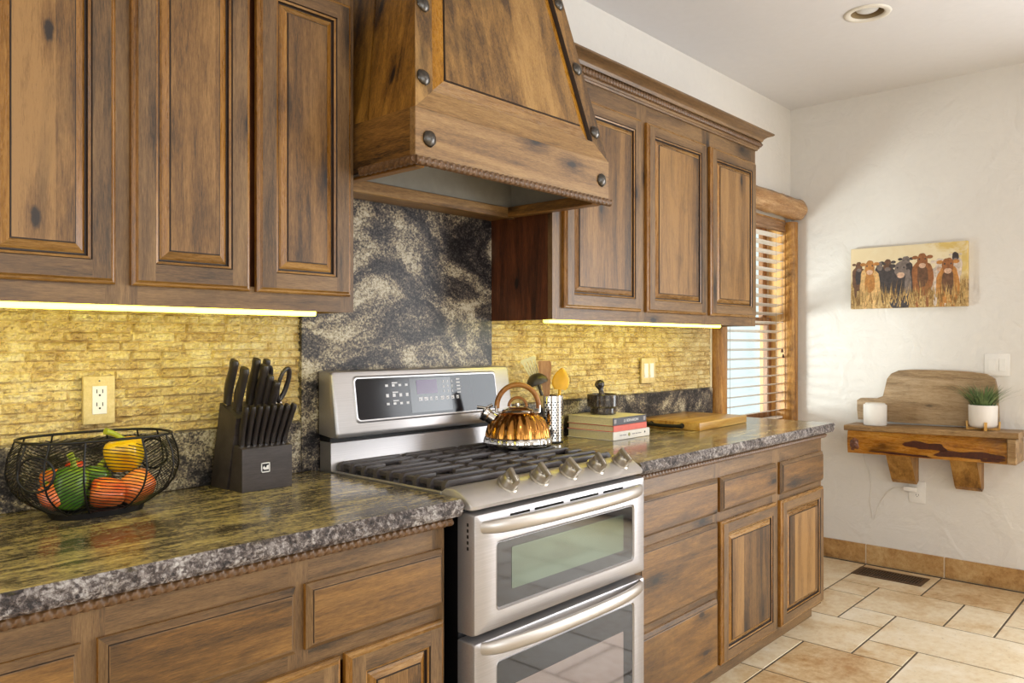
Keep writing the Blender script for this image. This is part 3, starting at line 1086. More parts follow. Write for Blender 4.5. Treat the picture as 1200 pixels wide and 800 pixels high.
b = MB()
b.box(RX0 + 0.006, RX1 - 0.006, -0.615, -0.030, 0.02, 0.884, 0)
b.box(RX0 + 0.03, RX1 - 0.03, -0.56, -0.05, 0.0, 0.02, 0)
b.build('body', [black], g, world=True)

# oven doors
k = NT('dark_oven_glass'); oven_glass = k.out((0.012, 0.010, 0.010, 1), 0.05, 0.0); k.b.inputs['IOR'].default_value = 1.6
k = NT('coated_inner_glass')
inner_glass = k.out(lin((98, 106, 95)), 0.07, 0.8)
k = NT('bronze_inner_glass')
inner_glass2 = k.out(lin((136, 126, 122)), 0.07, 0.8)
handle_m = plain('satin_steel', (196, 190, 184), 0.34, 0.8, var=0.02)
DF = -0.676
def oven(z0, z1, wz0, wz1, hz, iz0, iz1, slots, ig):
    b = MB()
    x0, x1 = RX0 + 0.002, RX1 - 0.002
    wx0, wx1 = RX0 + 0.083, RX1 - 0.068
    lo = [plane(rrect(x0, x1, z0, z1, 0.004), -0.618), plane(rrect(x0, x1, z0, z1, 0.004), DF + 0.012), plane(rrect(x0 + 0.003, x1 - 0.003, z0 + 0.003, z1 - 0.003, 0.006), DF + 0.003),
          plane(rrect(x0 + 0.010, x1 - 0.010, z0 + 0.008, z1 - 0.008, 0.008), DF),
          plane(rrect(wx0 - 0.006, wx1 + 0.006, wz0 - 0.006, wz1 + 0.006, 0.014), DF), plane(rrect(wx0 - 0.004, wx1 + 0.004, wz0 - 0.004, wz1 + 0.004, 0.013), DF - 0.0015),
          plane(rrect(wx0, wx1, wz0, wz1, 0.011), DF + 0.004)]
    loft(b, lo, [0] * 6, cap0=0, cap1=0)
    d = b.build('oven_door', [steel], g, world=True, smooth=30)
    b = MB(); loft(b, [plane(rrect(wx0 + 0.001, wx1 - 0.001, wz0 + 0.001, wz1 - 0.001, 0.010), DF + 0.0038), plane(rrect(wx0 + 0.001, wx1 - 0.001, wz0 + 0.001, wz1 - 0.001, 0.010), DF + 0.0028)], [0], cap1=0)
    b.build('window', [oven_glass], d, world=True)
    b = MB(); loft(b, [plane(rrect(wx0 + 0.055, wx1 - 0.050, iz0, iz1, 0.004), DF + 0.0027), plane(rrect(wx0 + 0.055, wx1 - 0.050, iz0, iz1, 0.004), DF + 0.0022)], [0], cap1=0)
    b.build('inner_pane', [ig], d, world=True)
    # bowed handle
    b = MB()
    N = 40
    pts, fl = [], []
    for i in range(N + 1):
        t = i / N
        x = x0 + 0.022 + (x1 - x0 - 0.044) * t
        bow = (1 - abs(2 * t - 1) ** 2.6)
        pts.append((x, DF + 0.010 - 0.058 * bow ** 0.55 if bow > 0 else DF + 0.010, hz + 0.004 * bow))
    b.tube(pts, 0.018, 14, 0, flat=(0.55, 1.0), rf=lambda i, t: 0.80 + 0.20 * min(1, min(t, 1 - t) / 0.06))
    b.build('door_handle', [handle_m], d, world=True, smooth=60)
    if slots:
        for xa, xb_ in ((-3.33, -3.255), (-3.235, -3.115), (-3.085, -2.955), (-2.93, -2.83)):
            b = MB(); b.box(xa, xb_, DF - 0.0008, DF + 0.001, z1 - 0.0215, z1 - 0.0155, 0)
            b.build('vent_slot', [black], d, world=True)
        for i in range(5):
            b = MB(); b.box(x0 - 0.0006, x0 + 0.001, -0.656, -0.650, z1 - 0.03 - 0.0145 * i, z1 - 0.022 - 0.0145 * i, 0)
            b.build('vent_hole', [black], d, world=True)
    return d
oven(0.580, 0.876, 0.632, 0.795, 0.842, 0.668, 0.775, True, inner_glass)
oven(0.085, 0.564, 0.140, 0.497, 0.546, 0.190, 0.425, False, inner_glass2)

panel_steel = plain('control_panel_steel', (196, 190, 186), 0.34, 0.55, var=0.02)
# sloped control panel with rounded corners
prof = [(-0.560, 0.886), (-0.560, 0.921), (-0.573, 0.930), (-0.605, 0.9325), (-0.628, 0.927), (-0.648, 0.915), (-0.664, 0.903), (-0.671, 0.895), (-0.668, 0.886)]
b = MB()
n = len(prof)
loops = []
for x, sc in ((RX0, 0.0), (RX0 + 0.0015, 0.45), (RX0 + 0.006, 0.85), (RX0 + 0.016, 1.0), (RX1 - 0.016, 1.0), (RX1 - 0.006, 0.85), (RX1 - 0.0015, 0.45), (RX1, 0.0)):
    loops.append([(x, -0.560 + (y + 0.560) * (0.93 + 0.07 * sc), 0.886 + (z - 0.886) * (0.90 + 0.10 * sc)) for y, z in prof])
loft(b, loops, [0] * 7, 0, 0)
b.build('control_panel', [panel_steel], g, world=True, smooth=40)
knob_m = plain('knob_steel', (172, 164, 152), 0.30, 0.8, var=0.05)
knob_mark = plain('knob_mark', (240, 236, 228), 0.3, 0.2)
kn = Vector((0, -0.64, 0.77)).normalized()
for i, kx in enumerate((-3.296, -3.169, -3.041, -2.912, -2.785)):
    b = MB()
    b.lathe([(0.0240, 0.0), (0.0240, 0.003), (0.0215, 0.005)], 28, mat=0)
    b.lathe([(0.0195, 0.005), (0.0192, 0.016), (0.0178, 0.0215), (0.0160, 0.0235), (0.0100, 0.0228)], 28, mat=0)
    b.prism([(-0.0065, 0.020), (0.0065, 0.020), (0.0050, 0.0300), (0.0030, 0.0315), (-0.0030, 0.0315), (-0.0050, 0.0300)], 'y', -0.0200, 0.0185, 0)
    b.box(-0.0010, 0.0010, -0.0185, -0.004, 0.0314, 0.0318, 1)
    for q in range(5):
        a_ = R(200 + 35 * q)
        b.box(0.0125 * math.cos(a_) - 0.0012, 0.0125 * math.cos(a_) + 0.0012, 0.0125 * math.sin(a_) - 0.0012, 0.0125 * math.sin(a_) + 0.0012, 0.0225, 0.0238, 1)
    rot = Vector((0, 0, 1)).rotation_difference(kn).to_matrix().to_4x4()
    b.xf(Matrix.Translation(Vector((kx, -0.634, 0.9235))) @ rot @ Matrix.Rotation(R(-18 + 9 * (i % 3)), 4, 'Z') @ Matrix.Scale(1.28, 4))
    b.build('knob', [knob_m, knob_mark], g, world=True, smooth=35)

# cooktop
b = MB()
b.box(RX0 + 0.010, RX1 - 0.010, -0.560, -0.084, 0.8845, 0.9065, 0)
b.build('cooktop', [black], g, world=True)
b = MB()
for xa, xb_ in ((RX0, RX0 + 0.010), (RX1 - 0.010, RX1)):
    b = MB(); b.box(xa, xb_, -0.560, -0.084, 0.8845, 0.9195, 0, 0.003)
    b.build('side_trim', [steel], g, world=True)
BUR = [(-3.335, -0.43, 0.034), (-3.335, -0.21, 0.026), (RC, -0.32, 0.040), (-2.830, -0.43, 0.030), (-2.830, -0.21, 0.026)]
for bx, by, br in BUR:
    b = MB()
    b.lathe([(br + 0.020, 0.0), (br + 0.018, 0.005), (br + 0.006, 0.007), (br + 0.004, 0.013), (br + 0.002, 0.0135), (br + 0.004, 0.015), (br + 0.002, 0.0205), (br - 0.006, 0.0225)], 24, (bx, by, 0.9066), 0)
    b.build('burner', [castiron], g, world=True, smooth=40)
gw = 0.240
for gi in range(3):
    gx0 = RX0 + 0.016 + gi * (gw + 0.001)
    gx1 = gx0 + gw
    b = MB()
    z0, z1 = 0.926, 0.944
    w = 0.0080
    ya, yb_ = -0.548, -0.100
    bars = [ya + (yb_ - ya) * i / 8 for i in range(9)]
    for x in (gx0 + 0.020, gx1 - 0.020):
        b.box(x - w, x + w, ya, yb_, z0 - 0.004, z1 - 0.006, 0, 0.003)
    if gi == 1:
        b.box(gx0 + gw / 2 - w, gx0 + gw / 2 + w, ya, -0.40, z0, z1, 0, 0.003)
        b.box(gx0 + gw / 2 - w, gx0 + gw / 2 + w, -0.24, yb_, z0, z1, 0, 0.003)
    for j, y in enumerate(bars):
        segs = [(gx0 + 0.001, gx1 - 0.001)]
        for bx, by, br in BUR:
            if gx0 < bx < gx1:
                d = abs(y - by)
                rr_ = br * 0.9
                if d < rr_:
                    segs = [(gx0 + 0.001, bx - rr_ * 0.8), (bx + rr_ * 0.8, gx1 - 0.001)]
        for xa, xb_ in segs:
            o = len(b.v)
            # bars hook down at the outer ends
            for (p0, p1) in ((xa, xb_),):
                b.box(p0 + 0.010, p1 - 0.010, y - w, y + w, z0, z1, 0, 0.004, 2)
                for e, dr in ((p0, 1), (p1, -1)):
                    if abs(e - gx0) < 0.01 or abs(e - gx1) < 0.01:
                        xs = e + dr * 0.001
                        b.prism([(xs, 0.910), (xs + dr * 0.012, 0.910), (xs + dr * 0.020, z0 + 0.004), (xs + dr * 0.020, z1), (xs + dr * 0.007, z1 - 0.003), (xs, z1 - 0.012)], 'y', y - w * 0.95, y + w * 0.95)
    for x in (gx0 + 0.02, gx1 - 0.02):
        for y in (ya + 0.01, yb_ - 0.01):
            b.box(x - 0.007, x + 0.007, y - 0.007, y + 0.007, 0.9066, z0 + 0.002)
    b.build('grate', [castiron], g, world=True, smooth=40, merge=0)

# backguard: riser, dark gap, slanted console
b = MB()
b.prism([(-0.030, 0.9000), (-0.100, 0.9070), (-0.100, 0.9095), (-0.090, 0.914), (-0.086, 0.924), (-0.085, 0.998), (-0.082, 1.0005), (-0.030, 1.0005)], 'x', RX0, RX1)
b.build('riser', [steel], g, world=True, smooth=35)
b = MB(); b.box(RX0 + 0.004, RX1 - 0.004, -0.076, -0.030, 1.0008, 1.0195); b.box(RX0 + 0.006, RX1 - 0.006, -0.0298, -0.0235, 0.885, 1.16); b.build('gap_strip', [blackM], g, world=True)
CX0, CX1 = RX0 - 0.004, RX1 + 0.002
cy0, cz0, cy1, cz1 = -0.120, 1.030, -0.094, 1.196
cprof = [(-0.030, 1.020), (-0.100, 1.0125), (-0.116, 1.016), (cy0, 1.024), (cy0, cz0), (cy1, cz1), (-0.090, 1.205), (-0.080, 1.2085), (-0.030, 1.2085)]
b = MB()
loops = []
for x, q in ((CX0, 0.0), (CX0 + 0.003, 0.6), (CX0 + 0.010, 1.0), (CX1 - 0.010, 1.0), (CX1 - 0.003, 0.6), (CX1, 0.0)):
    loops.append([(x, -0.03 + (y + 0.03) * (0.92 + 0.08 * q), 1.11 + (z - 1.11) * (0.965 + 0.035 * q)) for y, z in cprof])
loft(b, loops, [0] * 5, 0, 0)
b.build('console', [steel], g, world=True, smooth=40)
def cp(x, z, off=0.0):
    t = (z - cz0) / (cz1 - cz0)
    n_ = Vector((0, -(cz1 - cz0), (cy1 - cy0))).normalized()
    p = Vector((x, cy0 + (cy1 - cy0) * t, z)) + n_ * off
    return tuple(p)
dx0, dx1, dz0, dz1 = -3.386, -2.786, 1.062, 1.184
b = MB()
def lp(e, r, off): return [cp(x, z, off) for x, z in rrect(dx0 - e, dx1 + e, dz0 - e, dz1 + e, r)]
loft(b, [lp(0.009, 0.016, 0.0003), lp(0.004, 0.014, 0.0035), lp(0.0, 0.012, 0.0030)], [0, 0], None, 1)
k = NT('console_glass'); console_glass = k.out(lin((26, 24, 28)), 0.10); k.b.inputs['IOR'].default_value = 1.35
disp = b.build('display_panel', [steel, console_glass], g, world=True, smooth=40, merge=0)
lcd = plain('lcd_purple', (72, 40, 84), 0.2)
blk = plain('display_black', (26, 24, 27), 0.15)
mark = plain('legend_white', (214, 212, 214), 0.5)
b = MB()
def dq(x0, x1, z0, z1, mat, off): b.add([cp(x0, z0, off), cp(x1, z0, off), cp(x1, z1, off), cp(x0, z1, off)], [(0, 1, 2, 3)], mat)
dq(-3.178, -3.000, 1.070, 1.178, 0, 0.0034)
dq(-3.150, -3.062, 1.128, 1.172, 1, 0.0038)
rnd = random.Random(2)
for r_, (z, h_) in enumerate(((1.165, .004), (1.156, .007), (1.136, .004), (1.124, .010), (1.110, .004), (1.100, .007))):
    for c_ in range(4):
        if h_ < .005 and c_ != 1 : continue
        w_ = 0.022 if h_ < .005 else 0.011
        x = -3.275 + c_ * 0.026
        dq(x, x + w_, z, z + h_, 2, 0.0038)
for c_ in range(8):
    x = -3.145 + c_ * 0.0235
    dq(x, x + 0.013 * (0.7 + 0.5 * rnd.random()), 1.106, 1.117, 2, 0.0038)
    dq(x + 0.003, x + 0.008, 1.1085, 1.1115, 0, 0.0042)
for c_ in range(3):
    for r_ in range(3):
        dq(-3.035 + c_ * 0.019, -3.031 + c_ * 0.019, 1.128 + r_ * 0.016, 1.136 + r_ * 0.016, 2, 0.0038)
for r_ in range(5):
    dq(-2.975, -2.958, 1.124 + r_ * 0.011, 1.128 + r_ * 0.011, 2, 0.0038)
b.build('legends', [blk, lcd, mark], disp, world=True, merge=0)

# ------------------------------------------------------------------ kettle
def kettle():
    KX, KY, KZ = -2.835, -0.256, 0.9445
    t = thing('tea_kettle', 'shiny fluted copper tea kettle with wooden handle on the stove grate', 'kettle', (KX, KY, KZ), -0.831)
    k = NT('polished_copper'); copper = k.out(lin((178, 124, 62)), 0.17, 1.0)
    hw = wood('kettle_handle_wood', (96, 52, 16), (158, 98, 36), (196, 138, 66), 'x', knots=0.0, streak=0.1, rough=0.3)
    NF = 20
    fl = lambda a, z, i: 1 + 0.036 * math.cos(NF * a) * max(0.0, min(1.0, (0.118 - z) / 0.03)) * min(1, max(0, (z - 0.032) / 0.006) + 0.35)
    b = MB()
    prof = [(0.1068, 0.034), (0.106, 0.042), (0.103, 0.056), (0.097, 0.073), (0.088, 0.089), (0.076, 0.102), (0.062, 0.112), (0.050, 0.118), (0.042, 0.120)]
    b.lathe(prof, NF * 8, rmod=fl, cap=False)
    b.build('body', [copper], t, smooth=80)
    b = MB()
    b.lathe([(0.095, 0.0), (0.109, 0.002), (0.1135, 0.008), (0.1135, 0.020), (0.111, 0.030), (0.1075, 0.0355)], NF * 8,
            rmod=lambda a, z, i: 1 + 0.018 * math.cos(NF * a) * (1 if 1 < i < 6 else 0.5))
    b.build('base_band', [chrome], t, smooth=60)
    b = MB()
    b.lathe([(0.052, 0.116), (0.053, 0.120), (0.050, 0.124), (0.046, 0.125), (0.044, 0.124), (0.034, 0.131), (0.018, 0.135), (0.009, 0.136), (0.007, 0.142), (0.007, 0.145)], 40)
    lid = b.build('lid', [chrome], t, smooth=40)
    b = MB()
    # small arched wooden lid grip
    pts = [(0.030 * math.cos(a), 0, 0.134 + 0.030 * math.sin(a)) for a in [PI * i / 14 for i in range(15)]]
    b.tube(pts, 0.0065, 10, flat=(1.2, 0.8))
    b.build('lid_grip', [hw], lid, smooth=60)
    # side straps and hooped handle in the plane of the spout (local x)
    for s in (-1, 1):
        b = MB()
        b.box(s * 0.048, s * 0.074, -0.011, 0.011, 0.112, 0.118, 0, 0.002)
        b.box(s * 0.066, s * 0.076, -0.011, 0.011, 0.114, 0.140, 0, 0.002)
        b.build('handle_bracket', [chrome], t, smooth=30)
    b = MB()
    pts = []
    for i in range(33):
        a = -0.08 + (PI + 0.16) * i / 32
        pts.append((0.070 * math.cos(a), 0, 0.134 + 0.073 * math.sin(a) ** 1 if math.sin(a) > 0 else 0.134 + 0.073 * math.sin(a)))
    b.tube(pts, 0.0115, 14, flat=(1.0, 0.78))
    b.build('handle', [hw], t, smooth=60)
    # whistling spout on the -x side (image left), pointing up and out
    b = MB()
    d = Vector((-0.82, -0.12, 0.56)).normalized()
    p0 = Vector((-0.074, -0.008, 0.085))
    b.tube([p0 + d * s for s in (0.0, 0.012, 0.024, 0.034)], 0.0215, 18, rf=lambda i, t_: 1.05 - 0.10 * t_)
    b.tube([p0 + d * s for s in (0.034, 0.037, 0.052, 0.054)], 0.0245, 18, rf=lambda i, t_: (0.9, 1, 1, 0.82)[i])
    sp = b.build('spout', [chrome], t, smooth=40)
    b = MB()
    q0 = p0 + d * 0.044 + Vector((0.004, 0, 0.019))
    b.tube([q0 + Vector((-0.030, 0, 0.004)), q0, q0 + Vector((0.022, 0, 0.012))], 0.0055, 8)
    b.tube([q0 + Vector((0, -0.012, -0.003)), q0 + Vector((0, 0.012, -0.003))], 0.006, 10)
    b.build('whistle_lever', [chrome], sp, smooth=40)
kettle()

# ------------------------------------------------------------------ utensil crock and utensils
UXc, UYc = -2.494, -0.118
def crock():
    t = thing('utensil_crock', 'tall chrome utensil crock with punched holes behind the kettle', 'crock', (UXc, UYc, CZ + 0.0006))
    b = MB()
    b.lathe([(0.0, 0.004), (0.040, 0.004), (0.0455, 0.006), (0.0455, 0.176), (0.0475, 0.178), (0.0480, 0.176), (0.0480, 0.010), (0.0480, 0.008)], 48, cap=False)
    b.build('body', [chrome], t, smooth=30)
    b = MB()
    b.lathe([(0.0, 0.0), (0.0475, 0.0), (0.0485, 0.002), (0.0485, 0.008), (0.0, 0.0078)], 40, cap=False)
    b.build('base_ring', [blackM], t, smooth=30)
    b = MB()
    # staggered punched holes as dark round recesses
    for r_ in range(15):
        for c_ in range(24):
            if (c_ % 8) in (3, 4):
                continue
            a = 2 * PI * (c_ + 0.5 * (r_ % 2)) / 24
            z = 0.020 + r_ * 0.0096
            rr_ = 0.0483
            vs = []
            for j in range(8):
                u_, w_ = 0.0033 * math.cos(2 * PI * j / 8), 0.0033 * math.sin(2 * PI * j / 8)
                aa = a + u_ / rr_
                vs.append((rr_ * math.cos(aa), rr_ * math.sin(aa), z + w_))
            b.add(vs, [tuple(range(8))])
    b.build('punched_holes', [black], t, merge=0)
crock()
beech = wood('beech_utensil', (120, 78, 44), (170, 120, 76), (196, 150, 104), 'z', knots=0, streak=0.1)
cream_pl = plain('cream_nylon', (240, 234, 190), 0.4)
yellow_si = plain('yellow_silicone', (236, 178, 22), 0.38)
nylon = plain('dark_nylon', (62, 54, 40), 0.35)
VR = Vector((math.cos(0.831), -math.sin(0.831), 0))   # utensils fan out across the crock
VD = Vector((math.sin(0.831), math.cos(0.831), 0))
def utensil(name, label, base, tip, mats, head):
    """handle runs from base (in crock) to tip; head(b, s, up, nrm) works in a frame whose x = across, z = along, y = thickness"""
    p0, p1 = Vector(base), Vector(tip)
    ax = (p1 - p0).normalized()
    sx = (VR - ax * VR.dot(ax)).normalized()
    sy = ax.cross(sx)
    M = Matrix(((sx.x, sy.x, ax.x, 0), (sx.y, sy.y, ax.y, 0), (sx.z, sy.z, ax.z, 0), (0, 0, 0, 1)))
    t = thing(name, label, name.split('_')[-1], p0)
    L = (p1 - p0).length
    b = MB(); head[0](b, L)
    b.xf(M)
    b.build('handle', mats, t, smooth=40)
    b = MB(); head[1](b, L)
    b.xf(M)
    b.build(head[2], mats, t, smooth=50)
c0 = Vector((UXc, UYc, CZ + 0.012))
def hnd(hl, r=0.0055):
    return lambda b, L: b.tube([(0, 0, 0), (0, 0, (L - hl) * 0.5), (0, 0, L - hl + 0.004)], r, 10)
def slotted(b, L):
    z0, z1, w0, w1 = L - 0.100, L, 0.014, 0.031
    n = 5
    for i in range(n):
        f0, f1 = -1 + 2 * i / n + 0.06, -1 + 2 * (i + 1) / n - 0.06
        b.add([(w0 * f0 * 0.9, -0.002, z0), (w0 * f1 * 0.9, -0.002, z0), (w1 * f1, -0.002, z1 - 0.006), (w1 * f0, -0.002, z1 - 0.006),
               (w0 * f0 * 0.9, 0.002, z0), (w0 * f1 * 0.9, 0.002, z0), (w1 * f1, 0.002, z1 - 0.006), (w1 * f0, 0.002, z1 - 0.006)],
              [(0, 1, 2, 3), (7, 6, 5, 4), (0, 4, 5, 1), (1, 5, 6, 2), (2, 6, 7, 3), (3, 7, 4, 0)])
    b.prism([(-w1, z1 - 0.012), (w1, z1 - 0.012), (w1 * 0.92, z1), (-w1 * 0.92, z1)], 'y', -0.0022, 0.0022)
    b.prism([(-w0, z0 - 0.012), (w0, z0 - 0.012), (w0 * 1.15, z0 + 0.014), (-w0 * 1.15, z0 + 0.014)], 'y', -0.0024, 0.0024)
    b.prism([(-0.006, z0 - 0.03), (0.006, z0 - 0.03), (w0, z0 - 0.008), (-w0, z0 - 0.008)], 'y', -0.0024, 0.0024)
utensil('slotted_turner', 'pale yellow slotted turner leaning left in the crock', c0 + VR * 0.030 + VD * 0.024, c0 - VR * 0.088 + VD * 0.006 + Vector((0, 0, 0.308)), [cream_pl], (hnd(0.11), slotted, 'slotted_head'))
def flatsp(b, L):
    pts = [(-0.008, L - 0.155), (0.008, L - 0.155), (0.019, L - 0.07), (0.0245, L - 0.02), (0.0235, L - 0.004), (0.018, L), (-0.022, L + 0.001), (-0.0255, L - 0.004), (-0.024, L - 0.03), (-0.017, L - 0.08)]
    b.prism(pts, 'y', -0.0035, 0.0035)
utensil('wooden_spatula', 'brown wooden spatula upright in the crock behind the kettle handle', c0 - VR * 0.006 - VD * 0.005, c0 - VR * 0.024 - VD * 0.012 + Vector((0, 0, 0.297)), [beech], (hnd(0.15, 0.007), flatsp, 'blade'))
def spoonhead(b, L):
    def f(u_, v_):
        a = 2 * PI * u_
        z = v_ * 0.084
        w = 0.0305 * (math.sin(PI * min(1, 0.10 + 0.90 * v_) ** 0.80) ** 0.75 if v_ < 1 else 0.0) + 0.004 * (1 - v_)
        return (w * math.cos(a), 0.0065 * math.sin(a) + 0.004 * math.sin(PI * v_), L - 0.084 + z)
    b.grid(f, 24, 20)
utensil('yellow_spoon', 'bright yellow spoon standing at the right of the crock', c0 + VR * 0.012 + VD * 0.002, c0 + VR * 0.044 - VD * 0.004 + Vector((0, 0, 0.272)), [yellow_si], (hnd(0.08, 0.006), spoonhead, 'bowl'))
def ladle(b, L):
    def f(u_, v_):
        a = 2 * PI * u_
        r = 0.042 * math.sin(PI / 2 * min(1, v_ * 1.0))
        return (r * math.cos(a), r * math.sin(a) * 0.75 - 0.004, L - 0.042 * math.cos(PI / 2 * v_) * -1 - 0.055)
    b.grid(f, 28, 12)
    b.tube([(0, 0.0, L - 0.09), (0, 0.012, L - 0.065), (0, 0.016, L - 0.05)], 0.0045, 8)
utensil('nylon_ladle', 'dark ladle bowl between the kettle handle and slotted turner', c0 + VR * 0.026 - VD * 0.016, c0 - VR * 0.068 - VD * 0.026 + Vector((0, 0, 0.262)), [nylon], (hnd(0.085), ladle, 'bowl'))

# ------------------------------------------------------------------ books, mortar and pestle
def fonttext(name, body, size, mat, parent, loc, rot, align='CENTER', ext=0.0002):
    cu = bpy.data.curves.new(name, 'FONT')
    cu.body = body; cu.size = size; cu.align_x = align; cu.align_y = 'CENTER'; cu.extrude = ext
    o = bpy.data.objects.new(name, cu)
    COL.objects.link(o)
    dg = bpy.context.evaluated_depsgraph_get()
    me = bpy.data.meshes.new_from_object(o.evaluated_get(dg))
    bpy.data.objects.remove(o, do_unlink=True)
    me.materials.clear(); me.materials.append(mat)
    ob = bpy.data.objects.new(name, me)
    COL.objects.link(ob)
    ob.parent = parent
    ob.location = loc
    ob.rotation_euler = rot
    return ob
pages = plain('book_pages', (226, 214, 170), 0.8, var=0.08, vs=200)
def book(label, x, y, z, w, d, t, rgb, rz, spine_rgb=None):
    o = thing('book', label, 'book', (x, y, z), rz)
    cm = plain('book_cover', rgb, 0.4)
    sm = plain('book_spine', spine_rgb or rgb, 0.4)
    cv = 0.0022
    b = MB()
    b.box(-w / 2, w / 2, -d / 2, d / 2, 0, cv, 0, 0.0006); b.box(-w / 2, w / 2, -d / 2, d / 2, t - cv, t, 0, 0.0006)
    b.build('cover', [cm], o)
    b = MB(); b.box(-w / 2, w / 2, -d / 2 - 0.003, -d / 2 + 0.0005, 0, t, 0, 0.0012)
    sp = b.build('spine', [sm], o)
    b = MB(); b.box(-w / 2 + 0.004, w / 2 - 0.004, -d / 2 + 0.001, d / 2 - 0.005, cv, t - cv)
    b.build('page_block', [pages], o)
    return o, sp
bx, by = -2.182, -0.160
bk1, s1 = book('white-spined book at the bottom of the stack by the crock', bx + 0.003, by, CZ + 0.0006, 0.256, 0.224, 0.0325, (232, 226, 214), 0.0)
bk2, s2 = book('coral-red book in the middle of the stack', bx - 0.006, by, CZ + 0.0336, 0.236, 0.222, 0.0240, (228, 112, 96), 0.01)
bk3, s3 = book('dark grey book on top of the stack, under the stone mortar', bx - 0.008, by, CZ + 0.0581, 0.234, 0.222, 0.0295, (226, 216, 178), 0.005, (78, 76, 82))
wh = plain('title_white', (234, 232, 228), 0.5)
gy = plain('title_grey', (160, 152, 150), 0.5)
gn = plain('emblem_olive', (156, 150, 86), 0.5)
rx = (PI / 2, 0, 0)
fonttext('title', 'LE BERNARDIN', 0.0155, wh, s3, (0.006, -0.1142, 0.0148), rx)
for xa, xb_ in ((-0.112, -0.097), (0.094, 0.108)):
    b = MB(); b.box(xa, xb_, -0.1146, -0.1140, 0.008, 0.023); b.build('publisher_mark', [gy], s3)
b = MB()
for xa, xb_ in ((-0.085, -0.066), (-0.063, -0.040), (0.000, 0.022), (0.025, 0.040), (0.043, 0.066)):
    b.box(xa, xb_, -0.1152, -0.1148, 0.0150, 0.0190)
b.build('faint_lettering', [gy], s1, merge=0)
b = MB(); b.lathe([(0.0075, 0), (0.007, 0.0006)], 16); b.xf(Matrix.Translation((-0.020, -0.1150, 0.017)) @ Matrix.Rotation(PI / 2, 4, 'X')); b.build('emblem', [gn], s1)
b = MB(); b.lathe([(0.004, 0), (0.0035, 0.0006)], 12); b.xf(Matrix.Translation((0.092, -0.1150, 0.018)) @ Matrix.Rotation(PI / 2, 4, 'X')); b.build('emblem', [blackM], s1)

marble = granite('dark_marble', (1, 1, 1), [(0.3, (20, 18, 18)), (0.5, (58, 50, 46)), (0.6, (92, 82, 74)), (0.75, (190, 180, 165))], 14, 0.16, 0.7, spec=60, seed=5.0)
mz = CZ + 0.0882
MX, MY = -2.180, -0.135
t = thing('mortar', 'dark marble mortar on top of the stacked books', 'mortar', (MX, MY, mz))
b = MB()
b.lathe([(0.0, 0.0), (0.050, 0.0), (0.0525, 0.003), (0.0525, 0.025), (0.055, 0.028), (0.0625, 0.030), (0.065, 0.034), (0.065, 0.078), (0.063, 0.081), (0.056, 0.081), (0.053, 0.076), (0.048, 0.045), (0.030, 0.030), (0.0, 0.027)], 40, cap=False)
b.build('bowl', [marble], t, smooth=30)
t = thing('pestle', 'marble pestle with rounded end resting in the mortar', 'pestle', (MX, MY, mz + 0.034))
b = MB()
d = (VR * -0.20 + VD * 0.20 + Vector((0, 0, 1))).normalized()
P_ = [Vector((0, 0, 0)) + VR * 0.005 + d * s for s in (0.006, 0.012, 0.030, 0.050, 0.066, 0.074, 0.082, 0.092, 0.100, 0.106)]
b.tube(P_, 0.011, 16, rf=lambda i, t_: (0.6, 1.3, 1.4, 1.0, 0.95, 1.25, 1.75, 1.85, 1.5, 0.7)[i])
b.build('shaft', [marble], t, smooth=70)

# ------------------------------------------------------------------ cutting board
t = thing('cutting_board', 'thick wooden cutting board with black end handle beside the books', 'cutting board', (-1.560, -0.190, CZ + 0.0006), R(2.0))
cbw = wood('acacia_board', (104, 62, 20), (176, 128, 52), (206, 164, 84), 'x', rough=0.32, knots=0.3, plank=0.0, streak=0.25)
k = NT('acacia_strips')
c = k.coord()
sx = k.n('ShaderNodeSeparateXYZ', Vector=c)
cell = k.math('FLOOR', k.math('DIVIDE', sx.outputs[1], 0.042))
wn = k.n('ShaderNodeTexWhiteNoise', _noise_dimensions='1D', W=cell).outputs['Value']
m = k.n('ShaderNodeMapping', Vector=c, Scale=(1.2, 16, 16)).outputs[0]
gr = k.noise(m, 4, 5, 0.6, 0.6)
v = k.math('ADD', k.math('MULTIPLY', gr, 0.75), k.math('MULTIPLY', wn, 0.34))
cbw = k.out(k.ramp(v, [(0.25, lin((112, 70, 24))), (0.5, lin((178, 130, 54))), (0.8, lin((216, 176, 96)))]), 0.30)
b = MB(); b.box(-0.232, 0.246, -0.158, 0.158, 0.0, 0.035, 0, 0.003, 2)
b.build('board', [cbw], t, smooth=30)
b = MB()
for yy in (-0.075, 0.075):
    b.tube([(-0.2325, yy, 0.018), (-0.252, yy, 0.018)], 0.0075, 12)
    b.tube([(-0.2325, yy, 0.018), (-0.236, yy, 0.018)], 0.011, 12)
b.tube([(-0.254, -0.088, 0.018), (-0.258, -0.06, 0.017), (-0.263, -0.02, 0.016), (-0.263, 0.02, 0.016), (-0.258, 0.06, 0.017), (-0.254, 0.088, 0.018)], 0.0075, 10, rf=lambda i, t_: 1.3 if i in (0, 5) else 1.0)
b.build('handle', [blackM], t, smooth=50)

